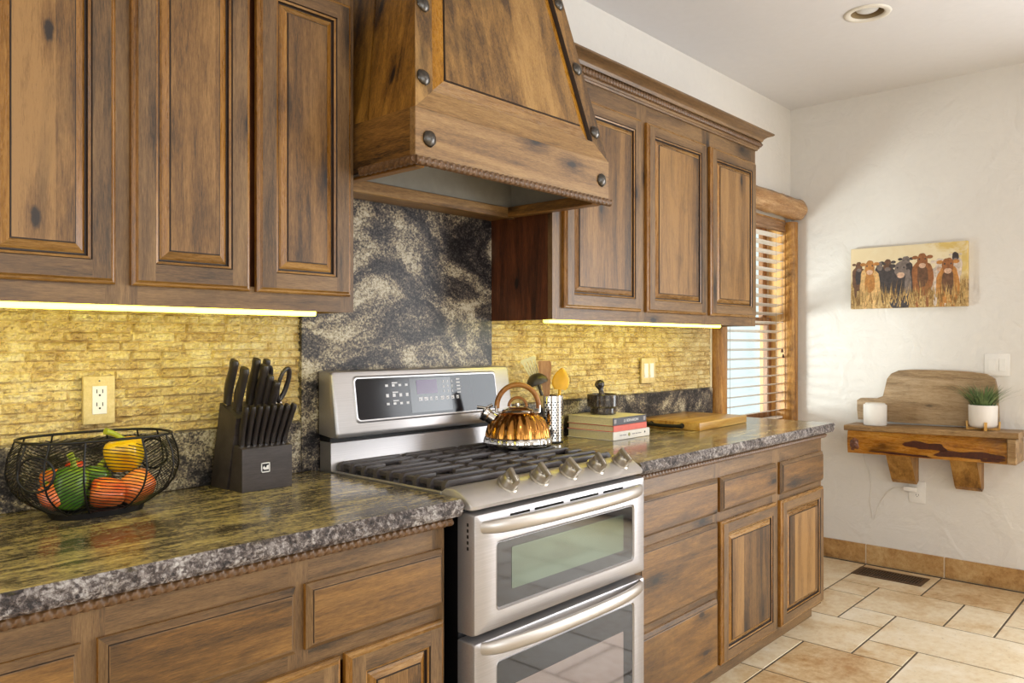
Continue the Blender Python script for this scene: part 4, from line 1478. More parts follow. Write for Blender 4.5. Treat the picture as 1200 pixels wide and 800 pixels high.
# ------------------------------------------------------------------ knife block and knives
KBX0, KBX1 = -3.797, -3.651
espresso = wood('espresso_wood', (40, 34, 32), (58, 50, 48), (74, 66, 63), 'x', rough=0.45, knots=0, streak=0.2)
t = thing('knife_block', 'dark brown wooden knife block on the counter left of the stove', 'knife block', ((KBX0 + KBX1) / 2, -0.11, CZ + 0.0006))
LE = 0.30      # forward lean of the rear block: dy per dz
zb_ = CZ + 0.0006
rear = [(-0.028, zb_), (-0.113, zb_), (-0.163, 1.100), (-0.078, 1.136)]
b = MB(); b.prism(rear, 'x', KBX0, KBX1); b.build('rear_block', [espresso], t, world=True)
front = [(-0.130, zb_), (-0.188, zb_), (-0.188, 1.024), (-0.1585, 1.032)]
front = [(-0.1225, zb_), (-0.188, zb_), (-0.188, 1.024), (-0.1465, 1.031)]
b = MB(); b.prism(front, 'x', KBX0 + 0.002, KBX1 - 0.002); b.build('front_block', [espresso], t, world=True)
b = MB()
lx, lz, ls = -3.730, 0.972, 0.0125
yq = -0.1885
for x0_, x1_, z0_, z1_ in ((-ls, ls, ls - .0026, ls), (-ls, ls, -ls, -ls + .0026), (-ls, -ls + .0026, -ls, ls), (ls - .0026, ls, -ls, ls)):
    b.box(lx + x0_, lx + x1_, yq - 0.0004, yq + 0.0004, lz + z0_, lz + z1_, 0)
b.box(lx - ls + .0026, lx + ls - .0026, yq - 0.0002, yq + 0.0004, lz - ls + .0026, lz + ls - .0026, 1)
# small pale glyph: a notched shape over a bar
b.prism([(lx - .0085, lz - .001), (lx - .004, lz + .005), (lx - .002, lz + .001), (lx + .001, lz - .0005), (lx + .0035, lz + .005), (lx + .0088, lz + .006), (lx + .0088, lz - .0055), (lx - .004, lz - .0055)], 'y', yq - 0.0005, yq - 0.0003, 0)
b.build('logo', [wh, black], t, world=True, merge=0)

def knife_handle(b, L, w, th, bol=0.0):
    """handle along +z: x = thickness, y = width, with a belly and a hooked end"""
    n = 14
    ctr = []
    for i in range(n + 1):
        s = i / n
        wv = w * (0.72 + 0.26 * math.sin(PI * (s * 1.25 - 0.05)) ** 2 + (0.24 * (s - 0.72) / 0.28 if s > 0.72 else 0))
        off = 0.11 * w * math.sin(2 * PI * (s - 0.10)) * 0.9
        ctr.append((s * L, wv, off))
    vs = []
    m_ = 10
    for (z, wv, off) in ctr:
        e = 1.0
        if z > L * 0.97: e = 0.8
        for j in range(m_):
            a = 2 * PI * j / m_
            cx_ = math.copysign(abs(math.cos(a)) ** 0.7, math.cos(a)); sx_ = math.copysign(abs(math.sin(a)) ** 0.7, math.sin(a))
            vs.append((th / 2 * cx_ * e, off + wv / 2 * sx_ * e, z))
    fs = []
    for i in range(n):
        for j in range(m_):
            j2 = (j + 1) % m_
            fs.append((i * m_ + j, i * m_ + j2, (i + 1) * m_ + j2, (i + 1) * m_ + j))
    fs.append(tuple(range(m_))); fs.append(tuple(n * m_ + j for j in range(m_)))
    b.add(vs, fs, 0)
    if bol:
        b.box(-th * 0.36, th * 0.36, -w * 0.36, w * 0.36, -bol, 0.004, 1, 0.001)
grip = plain('knife_grip', (44, 38, 36), 0.34, var=0.15)
blade_m = plain('blade_steel', (190, 188, 186), 0.22, 1.0)
def knife(name, label, p, L, w, th, lean, roll=0.0, group=None, cat='knife', proto=None, bol=0.006):
    if proto is None:
        o = thing(name, label, cat, p, 0, group)
        b = MB(); knife_handle(b, L, w, th)
        b.build('handle', [grip], o, smooth=50)
        b = MB(); b.box(-th * 0.34, th * 0.34, -w * 0.36, w * 0.36, -bol, 0.0, 0, 0.001)
        b.build('bolster', [blade_m], o)
    else:
        o = proto.copy(); COL.objects.link(o)
        for ch in proto.children:
            c_ = ch.copy(); COL.objects.link(c_); c_.parent = o
        o.location = p; o['label'] = label
    o.rotation_euler = (lean, roll, 0)
    return o
# eight steak knives in a row in the front block
first = None
nm = ['leftmost', 'second', 'third', 'fourth', 'fifth', 'sixth', 'seventh', 'rightmost']
for i in range(8):
    x = KBX0 + 0.013 + i * 0.0172
    lb = ('%s of the eight short steak knives in the front of the block' % nm[i]) if i in (0, 7) else ('%s steak knife from the left in the front row of eight' % nm[i])
    o = knife('steak_knife', lb, (x, -0.1640, 1.0335), 0.104, 0.022, 0.0128, R(17), R(1.5 * i - 3), 'steak knives in the front of the block', proto=first)
    first = first or o
big = [
    ('bread_knife', 'large dark-handled knife at the far left back of the block', -3.786, -0.095, 0.118, 0.028, R(18)),
    ('chef_knife', 'large dark-handled knife at the front left of the block, beside another', -3.778, -0.132, 0.115, 0.030, R(19)),
    ('carving_knife', 'tallest of the grouped dark knives, leftmost of the middle four', -3.728, -0.102, 0.124, 0.026, R(18)),
    ('santoku_knife', 'broad dark-handled knife, second of the middle four', -3.718, -0.126, 0.118, 0.026, R(18)),
    ('utility_knife', 'slim dark-handled knife, third of the middle four', -3.702, -0.134, 0.092, 0.022, R(18)),
    ('paring_knife', 'short dark-handled knife nearest the scissors', -3.690, -0.146, 0.082, 0.022, R(20)),
    ('honing_steel', 'dark honing steel handle standing behind the middle knives', -3.688, -0.090, 0.115, 0.020, R(16)),
]
for nm_, lb, x, y, L, w, le in big:
    ztop = 1.136 + (y + 0.078) / (-0.163 + 0.078) * (1.100 - 1.136)
    knife(nm_, lb, (x, y, ztop + 0.0075), L, w * 1.12, 0.0185, le, cat='honing steel' if nm_ == 'honing_steel' else 'knife', bol=0.0055)
# kitchen scissors: one large loop handle showing, a second behind
zt_ = 1.136 + (-0.128 + 0.078) / (-0.163 + 0.078) * (1.100 - 1.136)
t = thing('kitchen_scissors', 'black kitchen scissors with loop handles at right of the block', 'scissors', (-3.659, -0.128, zt_ + 0.004))
b = MB()
def loop(dy, tilt):
    pts = []
    for i in range(28):
        a = 2 * PI * i / 28
        x = 0.0165 * math.cos(a) * (1 + 0.15 * math.sin(a)); z = 0.041 * math.sin(a)
        pts.append((x + 0.10 * z, dy + 0.35 * x - tilt * (z + 0.04), 0.064 + z))
    return pts
b.tube(loop(-0.014, 0.32), 0.0052, 10, closed=True, flat=(1.0, 1.3))
b.build('handle_loop', [grip], t, smooth=60)
b = MB(); b.tube([(p[0] - 0.026, p[1], p[2] + 0.004) for p in loop(0.030, 0.26)], 0.0050, 10, closed=True, flat=(1.0, 1.3)); b.build('handle_loop', [grip], t, smooth=60)
b = MB(); b.tube([(0, 0.002, 0.0), (0, -0.006, 0.02), (0, -0.012, 0.03)], 0.006, 10); b.tube([(-0.010, 0.010, 0.0), (-0.024, 0.022, 0.028)], 0.006, 10)
b.build('shank', [grip], t, smooth=60)
b = MB(); b.tube([(-0.008, 0.0, 0.012), (0.009, 0.0, 0.012)], 0.0065, 14); b.build('pivot', [chrome], t, smooth=40)

# ------------------------------------------------------------------ wire fruit basket with bell peppers
BKX, BKY, BKZ = -4.124, -0.150, CZ + 0.0006
wire = plain('black_wire', (26, 24, 24), 0.45, 0.3)
t = thing('wire_basket', 'black wire fruit basket with ring handles holding bell peppers', 'basket', (BKX, BKY, BKZ))
AX, AY, BH = 0.166, 0.110, 0.160
def bprof(w):
    """radius factor against height fraction"""
    pts = [(0.0, 0.56), (0.10, 0.72), (0.22, 0.885), (0.38, 0.985), (0.55, 1.03), (0.75, 1.01), (1.0, 0.925)]
    for (a, ra), (c_, rc) in zip(pts, pts[1:]):
        if w <= c_:
            f = (w - a) / (c_ - a); f = f * f * (3 - 2 * f) * 0.5 + f * 0.5
            return ra + (rc - ra) * f
    return pts[-1][1]
def bpt(th, w, k_=1.0):
    c_, s_ = math.cos(th), math.sin(th)
    e = 0.72
    x = math.copysign(abs(c_) ** e, c_); y = math.copysign(abs(s_) ** e, s_)
    r = bprof(w) * k_
    return (AX * x * r, AY * y * r, 0.010 + BH * w)
ring = lambda w, n=72, k_=1.0: [bpt(2 * PI * i / n, w, k_) for i in range(n)]
b = MB(); b.tube(ring(1.0), 0.0030, 8, closed=True); b.build('rim', [wire], t, smooth=60)
b = MB()
o_ = [(p[0] * 1.0, p[1] * 1.0, 0.0) for p in ring(0.0)]
i_ = [(p[0] * 0.93, p[1] * 0.93, 0.0) for p in ring(0.0)]
o2 = [(p[0] * 1.05, p[1] * 1.05, 0.013) for p in o_]; i2 = [(p[0] * 1.0, p[1] * 1.0, 0.013) for p in i_]
loft(b, [i_, o_, o2, i2, i_], [0, 0, 0, 0])
b.build('base_ring', [wire], t, smooth=40)
NR = 12
offs = PI / 12
for i in range(NR):
    th = offs + 2 * PI * i / NR
    b = MB(); b.tube([bpt(th, w / 12) for w in range(13)], 0.0021, 6)
    b.build('rib', [wire], t, smooth=60)
b = MB()
for i in range(NR):
    t0, t1 = offs + 2 * PI * i / NR, offs + 2 * PI * (i + 1) / NR
    sg = 1 if i % 2 else -1
    for j in range(-5, 23):
        w0 = 0.02 + j / 23; dw = 0.20 * sg
        wa, wb = (w0, w0 + abs(dw)) if sg > 0 else (w0 + abs(dw), w0)
        pts = []
        for q in range(7):
            f = q / 6
            w = wa + (wb - wa) * f
            if 0.0 <= w <= 0.93:
                pts.append(bpt(t0 + (t1 - t0) * f, w))
        if len(pts) > 1:
            b.tube(pts, 0.0010, 4)
# floor grid of the basket
for j in range(-6, 7):
    y = AY * 0.56 * j / 7
    xx = AX * 0.56 * (1 - abs(j / 7) ** 2.8) ** (1 / 2.8)
    b.tube([(-xx, y, 0.0125), (xx, y, 0.0125)], 0.0010, 4)
b.build('wire_weave', [wire], t, merge=0)
# ring handles lying on the wire wall
def wall_ring(thc, wc, r):
    pts = []
    for i in range(32):
        a = 2 * PI * i / 32
        dx_ = r * math.cos(a); dz_ = r * math.sin(a)
        w = wc + dz_ / BH
        # tangent step
        h_ = 1e-3
        p0, p1 = Vector(bpt(thc - h_, wc)), Vector(bpt(thc + h_, wc))
        dth = dx_ / ((p1 - p0).length / (2 * h_))
        pts.append(bpt(thc + dth, min(w, 1.02), 1.018))
    return pts
for thc in (PI + 0.62, 0.50):
    b = MB(); b.tube(wall_ring(thc, 0.62, 0.036), 0.0026, 8, closed=True)
    b.build('ring_handle', [wire], t, smooth=60)

def pepper(label, px, py, pz, r, hgt, rgb, tilt, rz, stem_rgb, lobes=4, bend=0.3, squash=1.0, stem_l=0.030, streak=None):
    o = thing('bell_pepper', label, 'pepper', (px, py, pz))
    k = NT('pepper_skin')
    c_ = k.coord()
    f = k.noise(c_, 16, 3, 0.5)
    a0 = lin(rgb)
    sec = lin(streak) if streak else tuple(x * 0.72 for x in a0[:3]) + (1,)
    k.b.inputs['Coat Weight'].default_value = 0.35; k.b.inputs['Coat Roughness'].default_value = 0.12
    k.b.inputs['Subsurface Weight'].default_value = 0.0
    skin = k.out(k.ramp(f, [(0.36, sec), (0.56, a0)]), 0.24)
    st = plain('pepper_stem', stem_rgb, 0.5, var=0.15)
    M = Matrix.Rotation(rz, 4, 'Z') @ Matrix.Rotation(tilt, 4, 'Y')
    b = MB()
    prof = [(0.10, 0.030), (0.42, 0.0), (0.70, 0.06), (0.88, 0.22), (0.97, 0.45), (1.0, 0.66), (0.97, 0.82), (0.84, 0.94), (0.60, 1.0), (0.36, 0.975), (0.16, 0.925), (0.05, 0.915)]
    b.lathe([(r * q, hgt * (z - 0.5)) for q, z in prof], 40, rmod=lambda a, z, i: 1 + 0.085 * math.cos(lobes * a + 0.4) + 0.03 * math.cos(2 * a + rz))
    b.xf(M @ Matrix.Diagonal((1, squash, 1, 1)))
    b.build('flesh', [skin], o, smooth=180)
    b = MB()
    z0 = hgt * 0.5 * 0.80
    pts = [Vector((0, 0, z0)) + Vector((bend * stem_l * (s ** 2), 0, stem_l * s)) for s in (0.0, 0.2, 0.4, 0.6, 0.8, 1.0)]
    b.tube(pts, 0.0068, 10, rf=lambda i, t_: (2.1, 1.15, 0.9, 0.85, 0.95, 1.15)[i])
    b.xf(M)
    b.build('stem', [st], o, smooth=70)
    return o
z_ = BKZ + 0.0135
gs = (122, 146, 44)
pepper('large green bell pepper at the front left of the basket, upright with pale stem', -4.180, -0.165, z_ + 0.049, 0.037, 0.092, (66, 110, 38), R(8), 0.4, (150, 168, 58), bend=-0.4, stem_l=0.036, streak=(108, 140, 40))
pepper('green bell pepper in the middle of the basket with tall leaning stem', -4.117, -0.118, z_ + 0.043, 0.031, 0.080, (84, 126, 36), R(16), 0.3, (156, 172, 60), bend=0.8, stem_l=0.044, streak=(140, 158, 40))
pepper('yellow bell pepper with curled stem, on top at the right of the basket', -4.056, -0.130, z_ + 0.106, 0.041, 0.074, (236, 190, 28), R(-10), 0.2, (162, 172, 44), bend=-1.0, stem_l=0.036, streak=(216, 150, 16))
pepper('orange bell pepper lying at the front right of the basket', -4.050, -0.176, z_ + 0.036, 0.033, 0.074, (244, 148, 80), R(74), 0.25, gs, stem_l=0.016, streak=(238, 118, 58))
pepper('red-orange bell pepper lying at the front centre of the basket', -4.115, -0.190, z_ + 0.034, 0.032, 0.070, (242, 128, 68), R(84), 2.8, gs, stem_l=0.012, streak=(230, 96, 46))
pepper('orange-red bell pepper at the far left end of the basket', -4.218, -0.160, z_ + 0.034, 0.024, 0.054, (240, 126, 62), R(30), 1.9, gs, stem_l=0.012, streak=(214, 60, 24))
pepper('small red pepper at the back of the basket between the green stems', -4.152, -0.098, z_ + 0.070, 0.021, 0.056, (214, 70, 34), R(10), 0.9, gs, stem_l=0.010)
pepper('orange pepper at the back left behind the large green pepper', -4.195, -0.098, z_ + 0.050, 0.026, 0.066, (230, 120, 40), R(15), 2.0, gs, stem_l=0.010)

# ------------------------------------------------------------------ electrical plates
dark = plain('socket_slot', (40, 34, 28), 0.6)
travp = stone('travertine_plate', [(0.3, (196, 168, 108)), (0.5, (216, 192, 132)), (0.7, (230, 210, 156))], 20, 0.55, 0.1, attr=False, pits=0.3)
def outlet_y(name, label, xc, zc, w, h_, plate_m, yb):
    t = thing(name, label, 'outlet', (xc, yb, zc))
    b = MB(); b.box(-w / 2, w / 2, -0.013, 0.0, -h_ / 2, h_ / 2, 0, 0.003, 2); b.build('cover_plate', [plate_m], t, smooth=30)
    b = MB(); b.box(-0.0165, 0.0165, -0.0150, -0.0128, -0.0335, 0.0335, 0, 0.001); f_ = b.build('receptacle', [white_plastic], t)
    b = MB()
    for s in (-1, 1):
        zc_ = 0.0155 * s + 0.002
        for x in (-0.0065, 0.0065): b.box(x - 0.0010, x + 0.0010, -0.0153, -0.0148, zc_ - 0.001, zc_ + 0.008)
        b.lathe([(0.0024, 0), (0.0024, 0.0006)], 10)
        o = len(b.v) - 20
        b.xf(Matrix.Translation((0, -0.0148, zc_ - 0.006)) @ Matrix.Rotation(PI / 2, 4, 'X'), o)
    b.build('slots', [dark], f_, merge=0)
    b = MB(); b.lathe([(0.0022, 0), (0.0018, 0.0008)], 10); b.xf(Matrix.Translation((0, -0.0128, h_ / 2 - 0.012)) @ Matrix.Rotation(PI / 2, 4, 'X')); b.build('screw', [pewter], t)
outlet_y('wall_outlet', 'power outlet in stone cover plate on the stacked stone above fruit basket', -4.074, 1.156, 0.072, 0.115, travp, -0.0145)
t = thing('light_switch', 'double rocker switch in ivory plate on the stacked stone above books', 'switch', (-1.664, -0.0145, 1.162))
b = MB(); b.box(-0.0585, 0.0585, -0.010, 0, -0.0585, 0.0585, 0, 0.003, 2); b.build('cover_plate', [travp], t, smooth=30)
for s in (-1, 1):
    b = MB(); b.box(s * 0.024 - 0.0165, s * 0.024 + 0.0165, -0.0125, -0.0098, -0.0335, 0.0335, 0, 0.001)
    v0 = len(b.v)
    b.prism([(-0.0098, -0.030), (-0.0152, -0.028), (-0.0125, 0.0), (-0.0138, 0.028), (-0.0098, 0.030)], 'x', s * 0.024 - 0.0135, s * 0.024 + 0.0135)
    b.build('rocker', [white_plastic], t)

def switch_x(label, yc, zc):
    t = thing('light_switch', label, 'switch', (-0.0008, yc, zc))
    b = MB(); b.box(-0.006, 0, -0.0585, 0.0585, -0.0585, 0.0585, 0, 0.002, 2); b.build('cover_plate', [white_plastic], t, smooth=30)
    for s in (-1, 1):
        b = MB(); b.box(-0.0075, -0.0058, s * 0.024 - 0.0165, s * 0.024 + 0.0165, -0.0335, 0.0335, 0, 0.0006)
        b.prism([(0.024 * s - 0.014, -0.030), (0.024 * s + 0.014, -0.030), (0.024 * s + 0.014, 0.030), (0.024 * s - 0.014, 0.030)], 'x', -0.0098, -0.007)
        b.build('rocker', [white_plastic], t)
switch_x('white double rocker switch on the plaster wall above the potted plant', -1.1185, 1.175)
t = thing('wall_outlet', 'white outlet low on the plaster wall under the wooden shelf', 'outlet', (-0.0008, -0.731, 0.452))
b = MB(); b.box(-0.006, 0, -0.043, 0.043, -0.060, 0.060, 0, 0.002, 2); b.build('cover_plate', [white_plastic], t, smooth=30)
b = MB(); b.box(-0.0075, -0.0058, -0.0165, 0.0165, -0.0335, 0.0335, 0, 0.0006); f_ = b.build('receptacle', [white_plastic], t)
b = MB()
for y in (-0.0065, 0.0065): b.box(-0.0079, -0.0074, y - 0.001, y + 0.001, -0.019, -0.010)
b.box(-0.0079, -0.0074, -0.002, 0.002, -0.026, -0.022)
b.build('slots', [dark], f_, merge=0)
t = thing('power_adapter', 'small white plug adapter with thin cord in the low outlet', 'adapter', (-0.0088, -0.712, 0.469))
b = MB(); b.box(-0.026, 0, -0.022, 0.046, -0.013, 0.013, 0, 0.004, 2); b.build('plug_body', [white_plastic], t, smooth=40)
b = MB()
crv = [(-0.014, 0.046, 0.0), (-0.012, 0.075, 0.002), (-0.006, 0.11, -0.012), (0.003, 0.15, -0.05), (0.005, 0.185, -0.115), (0.004, 0.20, -0.17), (0.003, 0.215, -0.205), (0.004, 0.225, -0.165), (0.004, 0.235, -0.10), (0.004, 0.228, -0.02), (0.004, 0.240, 0.06), (0.004, 0.262, 0.12), (0.004, 0.272, 0.165), (0.004, 0.262, 0.19)]
def smooth_pts(P_, n=6):
    out = []
    V = [Vector(p) for p in P_]
    for i in range(len(V) - 1):
        p0, p1, p2, p3 = V[max(i - 1, 0)], V[i], V[i + 1], V[min(i + 2, len(V) - 1)]
        for q in range(n):
            s = q / n
            out.append(0.5 * ((2 * p1) + (p2 - p0) * s + (2 * p0 - 5 * p1 + 4 * p2 - p3) * s * s + (3 * p1 - p0 - 3 * p2 + p3) * s ** 3))
    return out + [V[-1]]
b.tube(smooth_pts(crv), 0.0018, 6); b.build('cord', [plain('white_cord', (226, 220, 210), 0.5)], t, smooth=60)

# ------------------------------------------------------------------ wooden blind in the window
slat_m = wood('blind_slat', (196, 182, 166), (222, 210, 196), (236, 228, 218), 'x', knots=0, streak=0.1, rough=0.35)
val_m = wood('blind_valance', (92, 62, 38), (150, 112, 78), (186, 150, 116), 'x', knots=0.2, streak=0.2)
t = thing('window_blind', 'wooden slat blind lowered in the log-framed window', 'blind', (-0.495, 0.03, 1.95))
bx0, bx1 = -0.898, -0.092
b = MB(); b.prism([(-0.002, 1.968), (-0.010, 1.972), (-0.010, 1.985), (-0.004, 1.990), (-0.004, 2.012), (-0.010, 2.018), (-0.010, 2.032), (0.004, 2.032), (0.004, 1.968)], 'x', bx0, bx1)
b.build('valance', [val_m], t, world=True)
b = MB(); b.box(bx0, bx1, 0.008, 0.055, 1.985, 2.030); b.build('headrail', [slat_m], t, world=True)
b = MB()
zs = []
z = 1.948
while z > 0.85:
    zs.append(z); z -= 0.0535
for z in zs:
    tl = 0.006
    q = [(0.006, z + tl), (0.018, z + tl * 0.5 + 0.0022), (0.030, z + 0.003), (0.042, z - tl * 0.5 + 0.0022), (0.054, z - tl), (0.054, z - tl - 0.0028), (0.030, z), (0.006, z + tl - 0.0028)]
    b.prism(q, 'x', bx0, bx1)
b.build('slats', [slat_m], t, world=True, smooth=30)
b = MB()
for x in (-0.80, -0.20):
    for y in (0.004, 0.056):
        b.tube([(x, y, 1.985), (x, y, 0.83)], 0.0010, 5)
b.tube([(-0.125, 0.000, 1.97), (-0.125, 0.000, 1.25)], 0.0009, 5); b.tube([(-0.108, 0.000, 1.97), (-0.108, 0.000, 1.215)], 0.0009, 5)
b.build('cords', [plain('blind_cord', (150, 140, 126), 0.7)], t, world=True, merge=0)
for (x, zz) in ((-0.125, 1.232), (-0.108, 1.198)):
    b = MB(); b.lathe([(0.003, 0.022), (0.0055, 0.014), (0.008, 0.004), (0.0075, 0.0), (0.002, -0.001)], 12, (x, 0.0, zz)); b.build('cord_tassel', [plain('tassel_wood', (70, 38, 22), 0.5)], t, world=True, smooth=60)
b = MB(); b.box(bx0, bx1, 0.010, 0.050, 0.826, 0.840, 0, 0.002); b.build('bottom_rail', [slat_m], t, world=True)

# ------------------------------------------------------------------ ceiling downlight
t = thing('recessed_light', 'round recessed downlight in the white ceiling', 'light', (DLX, DLY, H))
trim_m = plain('downlight_trim', (226, 220, 208), 0.45)
b = MB()
b.lathe([(0.068, 0.004), (0.069, -0.002), (0.074, -0.006), (0.088, -0.007), (0.096, -0.004), (0.098, -0.0006)], 48, cap=False); b.build('trim_ring', [trim_m], t, smooth=40)
b = MB(); b.lathe([(0.068, 0.002), (0.066, 0.030), (0.062, 0.10), (0.0, 0.102)], 40, cap=False); b.build('baffle', [plain('downlight_baffle', (150, 128, 92), 0.5)], t, smooth=40)
b = MB(); b.lathe([(0.022, 0.098), (0.030, 0.07), (0.046, 0.028), (0.0475, 0.020), (0.045, 0.014), (0.036, 0.009), (0.020, 0.006), (0.0, 0.005)], 40, cap=False); b.build('bulb', [plain('frosted_bulb', (222, 222, 220), 0.3, coat=0.3)], t, smooth=60)

# ------------------------------------------------------------------ floor register
t = thing('floor_vent', 'bronze metal floor vent grille by the right wall', 'vent', (-0.185, -0.640, 0.0005))
bronze = plain('bronze_metal', (92, 72, 54), 0.4, 0.6)
b = MB()
x0, x1, y0_, y1_ = -0.085, 0.085, -0.180, 0.180
e = 0.022
b.box(x0, x1, y0_, y0_ + e, 0, 0.004, 0, 0.001); b.box(x0, x1, y1_ - e, y1_, 0, 0.004, 0, 0.001)
b.box(x0, x0 + e, y0_ + e, y1_ - e, 0, 0.004, 0, 0.001); b.box(x1 - e, x1, y0_ + e, y1_ - e, 0, 0.004, 0, 0.001)
b.build('frame', [bronze], t, merge=0)
b = MB(); b.box(x0 + e, x1 - e, y0_ + e, y1_ - e, 0, 0.0008); b.build('damper', [blackM], t)
b = MB()
n = 22
for i in range(n):
    y = y0_ + e + (y1_ - y0_ - 2 * e) * (i + 0.5) / n
    b.box(x0 + e, x1 - e, y - 0.0026, y + 0.0026, 0.001, 0.0038)
b.box(-0.003, 0.003, y0_ + e, y1_ - e, 0.001, 0.004)
b.build('louvre', [bronze], t, merge=0)

# ------------------------------------------------------------------ canvas print
t = thing('canvas_print', 'canvas print of cows standing in dry grass on white wall', 'picture', (-0.001, -0.6825, 1.665))
CW, CHh, CD = 0.608, 0.352, 0.034
k = NT('canvas_ground')
c = k.coord(False)
sx = k.n('ShaderNodeSeparateXYZ', Vector=c)
zf = k.math('DIVIDE', k.math('ADD', sx.outputs[2], CHh / 2), CHh)
n1 = k.noise(c, 9, 4, 0.6, 0.8)
mg = k.n('ShaderNodeMapping', Vector=c, Scale=(1, 70, 22)).outputs[0]
n2 = k.noise(mg, 1.6, 5, 0.7, 1.5)
zz = k.math('ADD', zf, k.math('MULTIPLY', k.math('SUBTRACT', n1, 0.5), 0.14))
sky = k.ramp(k.math('ADD', k.math('MULTIPLY', sx.outputs[1], -0.9), k.math('MULTIPLY', n1, 0.9)), [(0.30, lin((226, 206, 166))), (0.55, lin((230, 214, 178))), (0.72, lin((214, 184, 108)))])
grs = k.ramp(n2, [(0.30, lin((112, 84, 44))), (0.46, lin((166, 132, 78))), (0.58, lin((204, 172, 116))), (0.72, lin((232, 208, 158)))])
msk = k.math('MULTIPLY', k.math('SUBTRACT', 0.50, zz), 9.0, clamp=True)
canvas = k.out(k.mix(msk, sky, grs), 0.6)
b = MB(); b.box(-CD, 0, -CW / 2, CW / 2, -CHh / 2, CHh / 2, 0, 0.002)
b.build('canvas', [canvas], t)
def cmat(name, rgb):
    return plain(name, rgb, 0.6, var=0.30, vs=60)
cows_m = [cmat('cow_cream', (214, 172, 112)), cmat('cow_black', (66, 58, 57)), cmat('cow_chestnut', (148, 94, 54)), cmat('cow_tan', (182, 124, 62)), cmat('cow_pale', (206, 188, 172)), cmat('cow_brown', (106, 74, 52)), cmat('cow_muzzle', (206, 168, 140)), cmat('cow_grey', (120, 106, 98)), cmat('dry_grass', (196, 160, 100)), cmat('dry_grass_dark', (138, 104, 58))]
b = MB()
lay = [0]
def blob(u, v, ru, rv, mat, e=2.0, wob=0.05, sd=0):
    """flat printed shape; u,v in 0..1 of the print (u from left as seen)"""
    lay[0] += 1
    x = -CD - 0.00012 - 0.000012 * lay[0]
    pts = []
    for i in range(22):
        a = 2 * PI * i / 22
        q = 1 + wob * math.sin(3 * a + sd) + wob * 0.6 * math.sin(7 * a + 2 * sd)
        cu, su = math.cos(a), math.sin(a)
        pu = u + ru * q * math.copysign(abs(cu) ** (2 / e), cu)
        pv = v + rv * q * math.copysign(abs(su) ** (2 / e), su)
        pts.append((x, CW / 2 - max(0.0, min(1, pu)) * CW, -CHh / 2 + max(0.0, min(1, pv)) * CHh))
    b.add(pts, [tuple(range(22))], mat)
def cow(u, v, s_, body, head, muz, chest=None, legs=True, sd=0.0):
    s = s_ * 1.08
    blob(u, v - 0.26 * s, 0.082 * s, 0.25 * s, body, 2.6, 0.05, sd)
    if chest is not None: blob(u, v - 0.22 * s, 0.042 * s, 0.17 * s, chest, 2.2, 0.08, sd + 1)
    if legs:
        for q in (-0.040, 0.038): blob(u + q * s, v - 0.54 * s, 0.016 * s, 0.12 * s, body, 3)
    for q in (-1, 1): blob(u + q * 0.056 * s, v + 0.045 * s, 0.024 * s, 0.026 * s, body if body != 0 else 3, 2, 0.0)
    blob(u, v - 0.005 * s, 0.040 * s, 0.105 * s, head, 2.3, 0.05, sd + 2)
    blob(u, v - 0.075 * s, 0.026 * s, 0.036 * s, muz, 2.2, 0.03)
    for q in (-1, 1): blob(u + q * 0.022 * s, v + 0.020 * s, 0.006 * s, 0.012 * s, 1, 2, 0)
cow(0.075, 0.70, 0.72, 5, 5, 7, 1, sd=1)
cow(0.335, 0.70, 0.85, 1, 5, 7, 1, sd=2)
cow(0.265, 0.69, 0.62, 1, 7, 7, 1, sd=3)
cow(0.495, 0.74, 0.80, 1, 7, 7, None, sd=4)
cow(0.780, 0.66, 0.90, 4, 4, 6, None, sd=5)
cow(0.905, 0.77, 0.62, 4, 1, 7, 4, sd=6)
cow(0.635, 0.74, 1.02, 2, 2, 6, 5, sd=7)
cow(0.175, 0.68, 1.02, 0, 3, 6, 3, sd=8)
cow(0.450, 0.62, 1.18, 1, 7, 6, 1, sd=9)
blob(0.515, 0.40, 0.030, 0.20, 7, 2.4, 0.1, 3)
cow(0.845, 0.64, 1.08, 3, 2, 6, 5, sd=10)
rnd = random.Random(8)
for i in range(260):
    u = rnd.random(); h_ = 0.10 + 0.20 * rnd.random() ** 1.5
    v0 = 0.20 * rnd.random()
    lay[0] += 1
    x = -CD - 0.00012 - 0.000006 * lay[0] - 0.0004
    y = CW / 2 - u * CW
    zb0 = -CHh / 2 + v0 * CHh
    w = 0.0016 + 0.002 * rnd.random()
    lean = (rnd.random() - 0.5) * 0.03
    y0c, y1c = max(-CW / 2, y - w), min(CW / 2, y + w)
    b.add([(x, y0c, max(zb0, -CHh / 2)), (x, y1c, max(zb0, -CHh / 2)), (x, max(-CW / 2, min(CW / 2, y + lean)), zb0 + h_ * CHh)], [(0, 1, 2)], 8 if rnd.random() < 0.6 else 9)
b.build('printed_cows', cows_m, t, merge=0)

